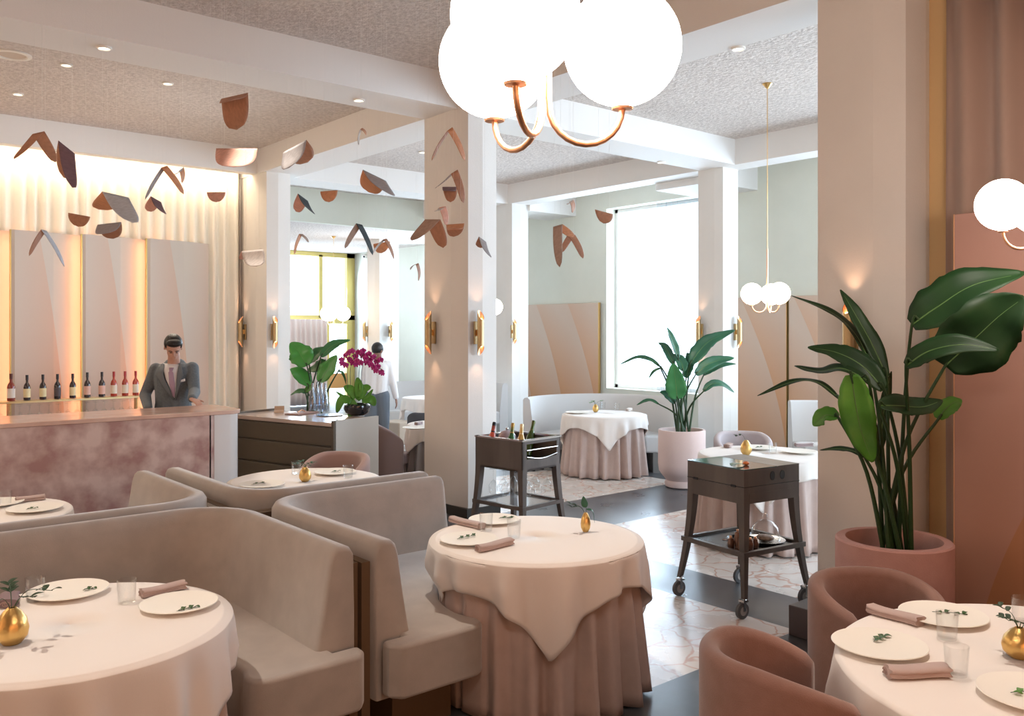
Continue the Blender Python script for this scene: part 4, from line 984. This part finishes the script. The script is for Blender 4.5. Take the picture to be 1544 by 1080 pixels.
def pot_bulb(r, h, m):
    def f(t):
        MB().lathe([(.001, 0), (r * .62, 0), (r * .70, .015), (r * .72, .06), (r * .66, .085), (r * .80, .13), (r * .96, .19), (r, .27), (r * .99, h - .01), (r * .97, h), (r * .88, h), (r * .87, h - .02), (r * .85, h - .1), (.001, h - .1)], n=56).build('pot', m, t)
        MB().lathe([(.001, h - .08), (r * .86, h - .08), (r * .86, h - .085)]).build('soil', M_soil, t)
    return f
MP = D3(1028, 0, 10.05)
plant('bird_of_paradise_plant', 'blue-green leafy plant in a pale rose pot, in front of the window column', (MP.x, MP.y), pot_bulb(.27, .66, M_potpale), [
    ([(1041, 549), (1054, 530), (1072, 513), (1108, 498)], .11, 2, (0, .1)), ([(1049, 565), (1064, 552), (1082, 544), (1107, 540)], .085, 2, (-.1, 0)),
    ([(1061, 566), (1077, 556), (1092, 550), (1110, 549)], .045, 2, (0, .1)), ([(1061, 590), (1072, 580), (1088, 579), (1107, 592)], .055, 2, (-.1, 0)),
    ([(1023, 540), (1018, 524), (1012, 508), (1006, 494)], .06, 2, (0, .1)), ([(1016, 550), (1009, 534), (1002, 522), (993, 517)], .055, 2, (0, .2)),
    ([(995, 553), (980, 542), (960, 539), (934, 550)], .035, 2, (0, .2)), ([(998, 555), (989, 558), (983, 563), (978, 571)], .02, 2, (0, .1)),
    ([(1022, 602), (1020, 588), (1018, 570), (1015, 548)], .14, 1, (-.15, -.1)), ([(1018, 608), (1010, 600), (1003, 594), (995, 591)], .06, 2, (0, 0)),
    ([(994, 610), (982, 604), (972, 605), (960, 611)], .03, 2, (0, .1)), ([(1035, 570), (1038, 555), (1040, 543), (1036, 532)], .08, 2, (0, .1)), ([(1030, 560), (1028, 548), (1022, 540), (1012, 534)], .08, 2, (-.1, .1))],
    [], 10.05, None, .57, (M_leafd, mat('fresh_green_leaf', (.04, .22, .07), .4), M_leafm))
LP = D3(470, 0, 10.35)
plant('bird_of_paradise_plant', 'broad-leaved green plant standing behind the drawer desk', (LP.x, LP.y), pot_bulb(.26, .62, M_potpale), [
    ([(463, 552), (456, 540), (450, 530), (438, 517)], .17, 3, (-.1, 0)), ([(484, 538), (495, 526), (508, 518), (528, 513)], .07, 2, (0, .1)),
    ([(466, 548), (474, 538), (482, 530), (492, 524)], .10, 2, (0, .1)), ([(482, 576), (491, 562), (499, 550), (508, 536)], .12, 3, (-.15, -.1)),
    ([(465, 582), (456, 570), (448, 561), (438, 556)], .12, 3, (-.1, 0)), ([(464, 592), (456, 590), (448, 591), (438, 596)], .045, 2, (0, 0)),
    ([(490, 545), (482, 552), (474, 556), (464, 558)], .10, 2, (0, .1)), ([(460, 590), (464, 587), (468, 584), (472, 580)], .045, 1, (-.1, -.1)), ([(510, 560), (516, 562), (520, 570), (522, 580)], .02, 2, (0, .1))],
    [], 10.35, None, .53, (M_leafd, M_leafb, mat('mid_green_leaf', (.03, .15, .05), .4), mat('lit_green_leaf', (.05, .25, .04), .4)))

# ------------------------------------------------------------------ hanging folded-veneer birds
VC = {'b': (.50, .25, .15), 'o': (.75, .36, .19), 'p': (.22, .13, .15), 'g': (.44, .43, .45), 'l': (.60, .66, .74), 'k': (.85, .48, .38), 's': (.05, .08, .10), 't': (.46, .33, .26), 'w': (.62, .57, .53)}
def vm(c): return mat('veneer_' + c, VC[c], .55, col2=tuple(q * .82 for q in VC[c]), nscale=30, stretch=(1, 6, 1))
def bird(label, p0, p1, d, wings):
    """p0-p1: the fold line; wings: (tip px, colour, depth shift of the tip, fullness)"""
    a, b = D3(*p0, d), D3(*p1, d + .04); base = (a + b) / 2
    t = thing('folded_veneer_bird', label, 'hanging ornament', base, 0, 'folded veneer birds hanging from the ceiling')
    a -= base; b -= base
    for tip, c, dz, pw in wings:
        T = D3(*tip, d + dz) - base; h = T; hv = (b - a) / 2; rows = []
        for i in range(11):
            s = i / 10; z = math.sin(s * PI / 2); width = (1 - s ** pw) ** .5 if s < 1 else 0.0
            cen = h * s + h.cross(hv).normalized() * .012 * math.sin(PI * s) * (1 if dz > 0 else -1)
            rows.append([cen + hv * width * k for k in (-1, -.75, -.5, -.25, 0, .25, .5, .75, 1)])
        MB().rows(rows).build('wing', vm(c), t, solid=.0025)
    zt = BZ if 6.84 < base.y < 7.40 and base.x < 5 else CZ
    if 5.05 < base.x < 5.6: zt = BZ
    for q in (a.lerp(b, .2), a.lerp(b, .8)): MB().tube([q, Vector((q.x, q.y, zt - base.z))], .0005, 4).build('thread', M_thread, t)
F_ = 3.5
BIRDS = [
 ('large brown bird at the far left, both wings spread', (49, 202), (67, 198), 5.6, [((21, 240), 'b', -.1, 2.2), ((84, 245), 'b', .12, F_)]),
 ('large plum-and-brown bird overlapping the leftmost one', (88, 212), (113, 232), 5.4, [((96, 268), 'b', .14, F_), ((109, 283), 'p', -.08, F_)]),
 ('broad pale blue bird with an orange inner wing, above the half-disc pair', (154, 289), (194, 298), 5.8, [((149, 316), 'o', .2, F_), ((200, 336), 'l', -.12, F_)]),
 ('brown half-disc at the lower left, below the plum bird', (103, 321), (136, 327), 6.2, [((118, 342), 'b', .02, 2)]),
 ('grey-and-brown cup-shaped bird just under the broad pale one', (147, 339), (183, 335), 6.0, [((154, 353), 'g', -.1, 2.5), ((171, 360), 'b', .1, 2.2)]),
 ('tall one with grey left wing and orange right wing', (243, 253), (252, 250), 5.8, [((219, 301), 'g', -.1, 2.5), ((277, 293), 'o', .1, F_)]),
 ('small plum-and-peach bird under the tall grey-and-orange one', (227, 296), (243, 305), 6.4, [((222, 318), 'k', .1, F_), ((248, 322), 'p', -.08, F_)]),
 ('tiny orange bird beside the top of the tall grey-and-orange one', (270, 257), (277, 252), 7.0, [((275, 276), 'o', .05, 2.5), ((263, 262), 'l', -.05, 2)]),
 ('terracotta half-disc in front of the bar curtain, right', (312, 290), (340, 290), 6.6, [((326, 305), 'k', .02, 2)]),
 ('low bird with a pale blue right wing, over the left hide panel', (62, 346), (70, 348), 6.0, [((44, 386), 'b', -.12, 2.5), ((97, 402), 'l', .1, 2.5)]),
 ('highest bird, brown, against the stucco ceiling', (334, 149), (374, 140), 5.6, [((357, 196), 'b', .05, 4), ((343, 152), 'b', -.2, 2.5)]),
 ('pink with a dark upper wing, at the bar beam corner', (326, 224), (388, 224), 6.2, [((352, 252), 'k', -.12, F_), ((356, 236), 'b', .25, 2.5)]),
 ('grey-and-brown bird in front of the ochre beam side', (427, 230), (462, 211), 6.0, [((436, 253), 'g', -.1, F_), ((464, 245), 'b', .1, F_)]),
 ('tiny bird high in the gap left of the middle column', (543, 195), (546, 193), 7.2, [((541, 219), 'w', -.08, 2.5), ((552, 204), 'b', .06, 2.5)]),
 ('wide peach-and-grey bird left of the middle column', (547, 256), (582, 273), 6.0, [((556, 290), 'o', .15, F_), ((588, 293), 'g', -.1, F_)]),
 ('peach bird with a slate right wing above the gold entrance', (449, 292), (464, 303), 6.6, [((446, 319), 'k', .1, F_), ((473, 322), 's', -.08, F_)]),
 ('orange half-disc above the gold entrance', (483, 289), (509, 287), 6.8, [((496, 305), 'o', .02, 2), ((496, 292), 'b', .1, 2)]),
 ('tall bird with a slate right wing above the orchid', (537, 337), (546, 339), 6.4, [((520, 375), 't', -.1, 2.5), ((562, 385), 's', .08, 2.8)]),
 ('thin small bird above the leafy plant', (451, 353), (456, 353), 7.2, [((444, 384), 'o', -.08, 2.5), ((465, 366), 't', .1, 2.5)]),
 ('orange cup-shaped bird overlapping the small striped one', (563, 368), (588, 364), 7.0, [((575, 382), 'o', .02, 2)]),
 ('small striped bird in front of the orange cup-shaped one', (578, 361), (583, 360), 6.8, [((562, 383), 'w', -.08, 2.5), ((594, 391), 'b', .06, 2.5)]),
 ('brown bird at the top of the middle column', (675, 197), (682, 192), 5.6, [((651, 242), 'b', -.08, 2.5), ((701, 242), 'o', .1, F_)]),
 ('grey-and-brown bird second from the top on the middle column', (680, 262), (690, 256), 5.8, [((656, 284), 'g', -.12, 2.5), ((699, 306), 'b', .06, F_)]),
 ('small brown half-disc between the stacked birds on the middle column', (667, 282), (688, 282), 5.5, [((679, 305), 'b', .02, 2.4), ((678, 287), 'p', -.1, 2.4)]),
 ('upright pink bird above the big brown pair on the middle column', (662, 313), (672, 311), 6.2, [((673, 340), 'k', .05, 2.8), ((656, 318), 'w', -.06, 2)]),
 ('big brown bird spreading across the left edge of the middle column', (641, 331), (664, 331), 5.4, [((621, 363), 't', -.12, 2.5), ((668, 374), 'b', .06, F_)]),
 ('ochre cup-shaped bird at the right of the big brown one', (673, 339), (700, 337), 5.8, [((684, 357), 'b', .05, 2.2), ((686, 346), 'o', -.12, 2.2)]),
 ('small grey bird at the right edge of the middle column', (722, 357), (733, 365), 6.4, [((720, 372), 'b', .08, F_), ((740, 388), 'g', -.06, F_)]),
 ('left one of the big brown pair right of the middle column', (834, 342), (848, 338), 6.0, [((844, 403), 't', -.1, 3), ((864, 358), 'o', .12, F_)]),
 ('right one of the big brown pair right of the middle column', (856, 354), (867, 354), 6.2, [((847, 381), 'b', -.1, 2.5), ((879, 390), 'b', .08, 2.8)]),
 ('tilted brown half-disc beside the bright window', (897, 316), (924, 323), 6.6, [((910, 337), 'b', .02, 2)]),
 ('tiny brown bird above the big pair right of the middle column', (859, 304), (865, 301), 7.0, [((863, 321), 'b', .05, 2.8), ((855, 307), 't', -.05, 2)]),
 ('thin bird just left of the middle column edge', (627, 399), (631, 397), 6.4, [((619, 407), 't', -.05, 2.5), ((631, 424), 'b', .05, 2.8)]),
 ('pale grey bird beside the column by the bar', (364, 379), (397, 376), 6.0, [((386, 402), 'w', -.05, F_), ((370, 391), 'k', .1, 2.5)]),
]
for bb in BIRDS: bird('folded wood-veneer bird: ' + bb[0], *bb[1:])

# ------------------------------------------------------------------ people
def cap(mb, a, b, r0, r1, n=14, e=1.0):
    a, b = Vector(a), Vector(b); d = b - a; L_ = d.length; d.normalize(); u = d.orthogonal().normalized(); v = d.cross(u); rows = []
    prof = [(-r0 * math.cos(t), r0 * math.sin(t)) for t in (.12, .5, .9, 1.3)] + [(L_ * k / 3, r0 + (r1 - r0) * k / 3) for k in (0, 1, 2, 3)] + [(L_ + r1 * math.cos(t), r1 * math.sin(t)) for t in (1.3, .9, .5, .12)]
    for s, r in prof: rows.append([a + d * s + (u * math.cos(2 * PI * k / n) + v * math.sin(2 * PI * k / n)) * r for k in range(n)])
    mb.rows(rows, True, True)
def fuse(mb, name, m, parent, vox=.009, sm=4):
    o = mb.build(name, m, parent)
    q = o.modifiers.new('fuse', 'REMESH'); q.mode = 'VOXEL'; q.voxel_size = vox; q.use_smooth_shade = True
    q = o.modifiers.new('smooth', 'SMOOTH'); q.iterations = sm; q.factor = .5
    return o
def frame(face, up=UP):
    """columns: right, face direction, up of a head or chest looking along face"""
    y = face.normalized(); x = y.cross(up).normalized(); z = x.cross(y); return Matrix((x, y, z)).transposed().to_4x4()
def hand(mb, w, d, side, L_=.18):
    """palm, four bent fingers and a thumb; w wrist, d direction, side = palm sideways"""
    d = d.normalized(); side = (side - d * side.dot(d)).normalized(); dn = d.cross(side)
    if dn.z > 0: dn = -dn
    p = w + d * .085
    for k in (-.028, -.01, .01, .028): cap(mb, w + side * k * .6, p + side * k, .014, .012, 8)
    for k, l in ((-.031, .062), (-.011, .074), (.010, .078), (.031, .068)):
        q = p + side * k; m_ = q + (d + dn * .15) * l * .5; cap(mb, q, m_, .0095, .0085, 8); cap(mb, m_, m_ + (d + dn * .7).normalized() * l * .5, .0085, .007, 8)
    q = w + d * .03 - side * .028; m_ = q + (d * .7 - side * .8).normalized() * .045; cap(mb, q, m_, .012, .010, 8); cap(mb, m_, m_ + (d - side * .2).normalized() * .03, .010, .008, 8)
def head(mb, c, F, ears=True):
    def h(v): return c + (F @ Vector(v))
    T = Matrix.Translation(c) @ F
    for cc, r, sc in (((0, -.012, .022), .085, (.88, 1.08, 1.0)), ((0, .012, -.045), .066, (.86, 1.02, 1.02)), ((0, .052, -.088), .028, (1.1, .8, .7)), ((0, .070, .012), .03, (1.5, .5, .45))):
        mb.ball((0, 0, 0), r, sc, M=T @ Matrix.Translation(cc))
    cap(mb, h((0, .082, .005)), h((0, .103, -.028)), .008, .013, 8)
    cap(mb, h((-.018, .078, -.062)), h((.018, .078, -.062)), .009, .009, 8)
    for s in (-1, 1): mb.ball((0, 0, 0), .022, (.35, .8, 1.25), M=T @ Matrix.Translation((s * .078, -.012, -.012)))
# the barman
mb_base = D3(262, 0, 8.62); mb_base.z = 0
man = thing('person', 'person in a grey-blue suit and lilac tie behind the bar, one hand on the counter', 'person', mb_base)
V = vec
hc = V(.045, -.13, 1.632); face = (-FWD * .8 + RGT * .38 - UP * .62); HF = frame(face)
sL, sR = V(-.175, .0, 1.415), V(.175, .02, 1.425); eL, eR = V(-.27, -.03, 1.165), V(.255, -.14, 1.20); wL, wR = V(-.14, -.27, 1.045), V(.325, -.40, 1.155)
bm_ = MB(); head(bm_, hc, HF)
cap(bm_, V(.0, .0, 1.44), V(.03, -.075, 1.56), .062, .055); cap(bm_, V(0, .02, 1.36), V(0, .03, 1.0), .10, .10)
cap(bm_, V(-.12, .02, 1.38), V(.12, .02, 1.38), .06, .06)
for s, e, w in ((sL, eL, wL), (sR, eR, wR)): cap(bm_, s, e, .042, .036); cap(bm_, e, w, .036, .026)
hand(bm_, wR, RGT * .75 - FWD * .55 - UP * .30, -RGT * .5 - FWD * .8); hand(bm_, wL, RGT * .6 - FWD * .7 - UP * .25, RGT * .6 + FWD * .6)
for s in (-1, 1): cap(bm_, V(s * .09, .03, .95), V(s * .10, .02, .5), .085, .06); cap(bm_, V(s * .10, .02, .5), V(s * .11, .06, .09), .055, .04); cap(bm_, V(s * .11, .07, .05), V(s * .12, -.10, .035), .035, .03)
fuse(bm_, 'body', M_skin, man, .008, 3)
jk = MB()
cap(jk, V(-.135, .01, 1.385), V(.135, .02, 1.395), .082, .080); cap(jk, V(-.06, .0, 1.36), V(-.05, -.02, 1.05), .125, .118); cap(jk, V(.06, .0, 1.36), V(.06, -.02, 1.05), .125, .115)
cap(jk, V(-.06, -.01, 1.05), V(-.07, .0, .85), .120, .125); cap(jk, V(.06, -.01, 1.05), V(.07, .0, .85), .118, .125); cap(jk, V(-.04, .03, 1.45), V(.04, .03, 1.45), .07, .07)
for s, e, w in ((sL, eL, wL), (sR, eR, wR)): cap(jk, s, e, .064, .054); cap(jk, e, w - (w - e).normalized() * .02, .056, .043)
fuse(jk, 'suit_jacket', M_suit, man, .009, 3)
tr_ = MB()
for s in (-1, 1): cap(tr_, V(s * .09, .03, .95), V(s * .10, .02, .5), .11, .085); cap(tr_, V(s * .10, .02, .5), V(s * .11, .06, .12), .08, .07)
fuse(tr_, 'trousers', M_suit, man, .012, 3)
for s in (-1, 1): MB().ball(V(s * .115, -.04, .045), .06, (1, 1, .7)).ball(V(s * .11, .07, .045), .05, (1, 1, .8)).build('shoe', M_black, man)
# shirt front, tie, lapels: laid on the chest
cf = frame(-FWD * 1 + RGT * .12)
def chest(u, z, o=0):  # u to picture right
    zz = z; f = -.128 - .012 * math.sin((z - 1.05) * 6) - o + .9 * max(0, z - 1.36) ** 1.2 + 1.2 * (u - .02) ** 2; return V(u, f, zz)
def patch(name, L_, R_, m, o, th=.006):
    rows = []
    for (ul, zl), (ur, zr) in zip(L_, R_): rows.append([chest(ul + (ur - ul) * k / 4, zl + (zr - zl) * k / 4, o) for k in range(5)])
    return MB().rows(rows).build(name, m, man, solid=th)
patch('shirt', [(-.075, 1.475), (-.055, 1.41), (-.015, 1.32), (.03, 1.22), (.06, 1.145)], [(.085, 1.465), (.085, 1.41), (.085, 1.32), (.078, 1.22), (.065, 1.145)], M_shirt, .012)
patch('necktie', [(.0, 1.435), (.012, 1.40), (.005, 1.39), (.02, 1.28), (.05, 1.16)], [(.045, 1.435), (.038, 1.40), (.05, 1.39), (.072, 1.28), (.068, 1.15)], M_tie, .022)
patch('lapel', [(-.085, 1.47), (-.13, 1.36), (-.10, 1.33), (-.02, 1.22), (.055, 1.12)], [(-.06, 1.47), (-.045, 1.38), (-.025, 1.32), (.028, 1.22), (.065, 1.12)], mat('suit_lapel', (.15, .175, .195), .8), .022)
patch('lapel', [(.085, 1.47), (.09, 1.38), (.088, 1.32), (.08, 1.22), (.065, 1.12)], [(.105, 1.47), (.15, 1.36), (.13, 1.33), (.105, 1.22), (.075, 1.12)], mat('suit_lapel', (.15, .175, .195), .8), .022)
patch('pocket_square', [(.115, 1.315), (.12, 1.295)], [(.16, 1.33), (.163, 1.305)], M_shirt, .016, .004)
hb = MB(); T = Matrix.Translation(hc) @ HF
hb.ball((0, 0, 0), .092, (.90, 1.08, .93), M=T @ Matrix.Translation((0, -.022, .036))); hb.ball((0, 0, 0), .05, (1.35, .9, .6), M=T @ Matrix.Translation((.0, .045, .085)))
Ti = T.inverted(); kill = []
for f_ in hb.bm.faces:
    c_ = Ti @ f_.calc_center_median()
    if (c_.y > .03 and c_.z < .052) or (c_.y > -.02 and c_.z < .0 + .5 * abs(c_.y)) or c_.z < -.05: kill.append(f_)
bmesh.ops.delete(hb.bm, geom=kill, context='FACES')
hb.build('hair', M_hair, man, solid=.006)
for s in (-1, 1):
    MB().ball(hc + HF @ Vector((s * .028, .078, -.006)), .008, (1.4, .6, .6), u=10, v=8).build('eye', M_hair, man)
    MB().tube([hc + HF @ Vector((s * .014, .088, .014)), hc + HF @ Vector((s * .030, .086, .019)), hc + HF @ Vector((s * .046, .076, .013))], .0035, 6).build('eyebrow', M_hair, man)
# the waiter seen from behind
wb_ = D3(568, 0, 12.5); wb_.z = 0
wt = thing('person', 'person in a white shirt and grey trousers walking away behind the magenta orchid', 'person', wb_)
hc2 = V(-.01, .16, 1.50); F2 = frame(FWD * .8 + RGT * .3 - UP * .35)
s1, s2 = V(-.16, .09, 1.30), V(.15, .12, 1.29); e1_, e2_ = V(-.21, .18, 1.06), V(.22, .06, 1.05); w1_, w2_ = V(-.10, .36, .98), V(.27, .05, .83)
b2 = MB(); head(b2, hc2, F2); cap(b2, V(0, .08, 1.32), V(0, .14, 1.43), .055, .05); cap(b2, V(0, .08, 1.25), V(0, .0, .95), .09, .09)
for s, e, w in ((s1, e1_, w1_), (s2, e2_, w2_)): cap(b2, s, e, .04, .034); cap(b2, e, w, .034, .025)
hand(b2, w2_, -UP + RGT * .1, FWD); hand(b2, w1_, FWD - UP * .2, RGT)
for s in (-1, 1): cap(b2, V(s * .08, 0, .88), V(s * .09, .03 + s * .04, .47), .08, .055); cap(b2, V(s * .09, .03 + s * .04, .47), V(s * .09, -.02 + s * .10, .08), .052, .038); cap(b2, V(s * .09, -.02 + s * .10, .04), V(s * .09, .14 + s * .10, .035), .035, .03)
fuse(b2, 'body', M_skin2, wt, .01, 3)
s_ = MB(); cap(s_, V(-.11, .09, 1.28), V(.11, .10, 1.28), .085, .085); cap(s_, V(-.05, .07, 1.24), V(-.05, .0, .93), .118, .11); cap(s_, V(.05, .07, 1.24), V(.05, .0, .93), .118, .11)
for s, e, w in ((s1, e1_, w1_), (s2, e2_, w2_)): cap(s_, s, e, .07, .056); cap(s_, e, w - (w - e).normalized() * .01, .056, .042)
fuse(s_, 'shirt', M_shirt, wt, .01, 3)
t_ = MB()
for s in (-1, 1): cap(t_, V(s * .07, .0, .86), V(s * .09, .03 + s * .04, .47), .118, .085); cap(t_, V(s * .09, .03 + s * .04, .47), V(s * .09, -.02 + s * .10, .11), .08, .062)
fuse(t_, 'trousers', M_grey, wt, .011, 3)
MB().ball((0, 0, 0), .093, (.9, 1.05, .98), M=Matrix.Translation(hc2) @ F2 @ Matrix.Translation((0, -.02, .03))).build('hair', M_hair, wt)
for s in (-1, 1): MB().ball(V(s * .09, .06 + s * .10, .045), .055, (1, 1.3, .7)).build('shoe', M_black, wt)
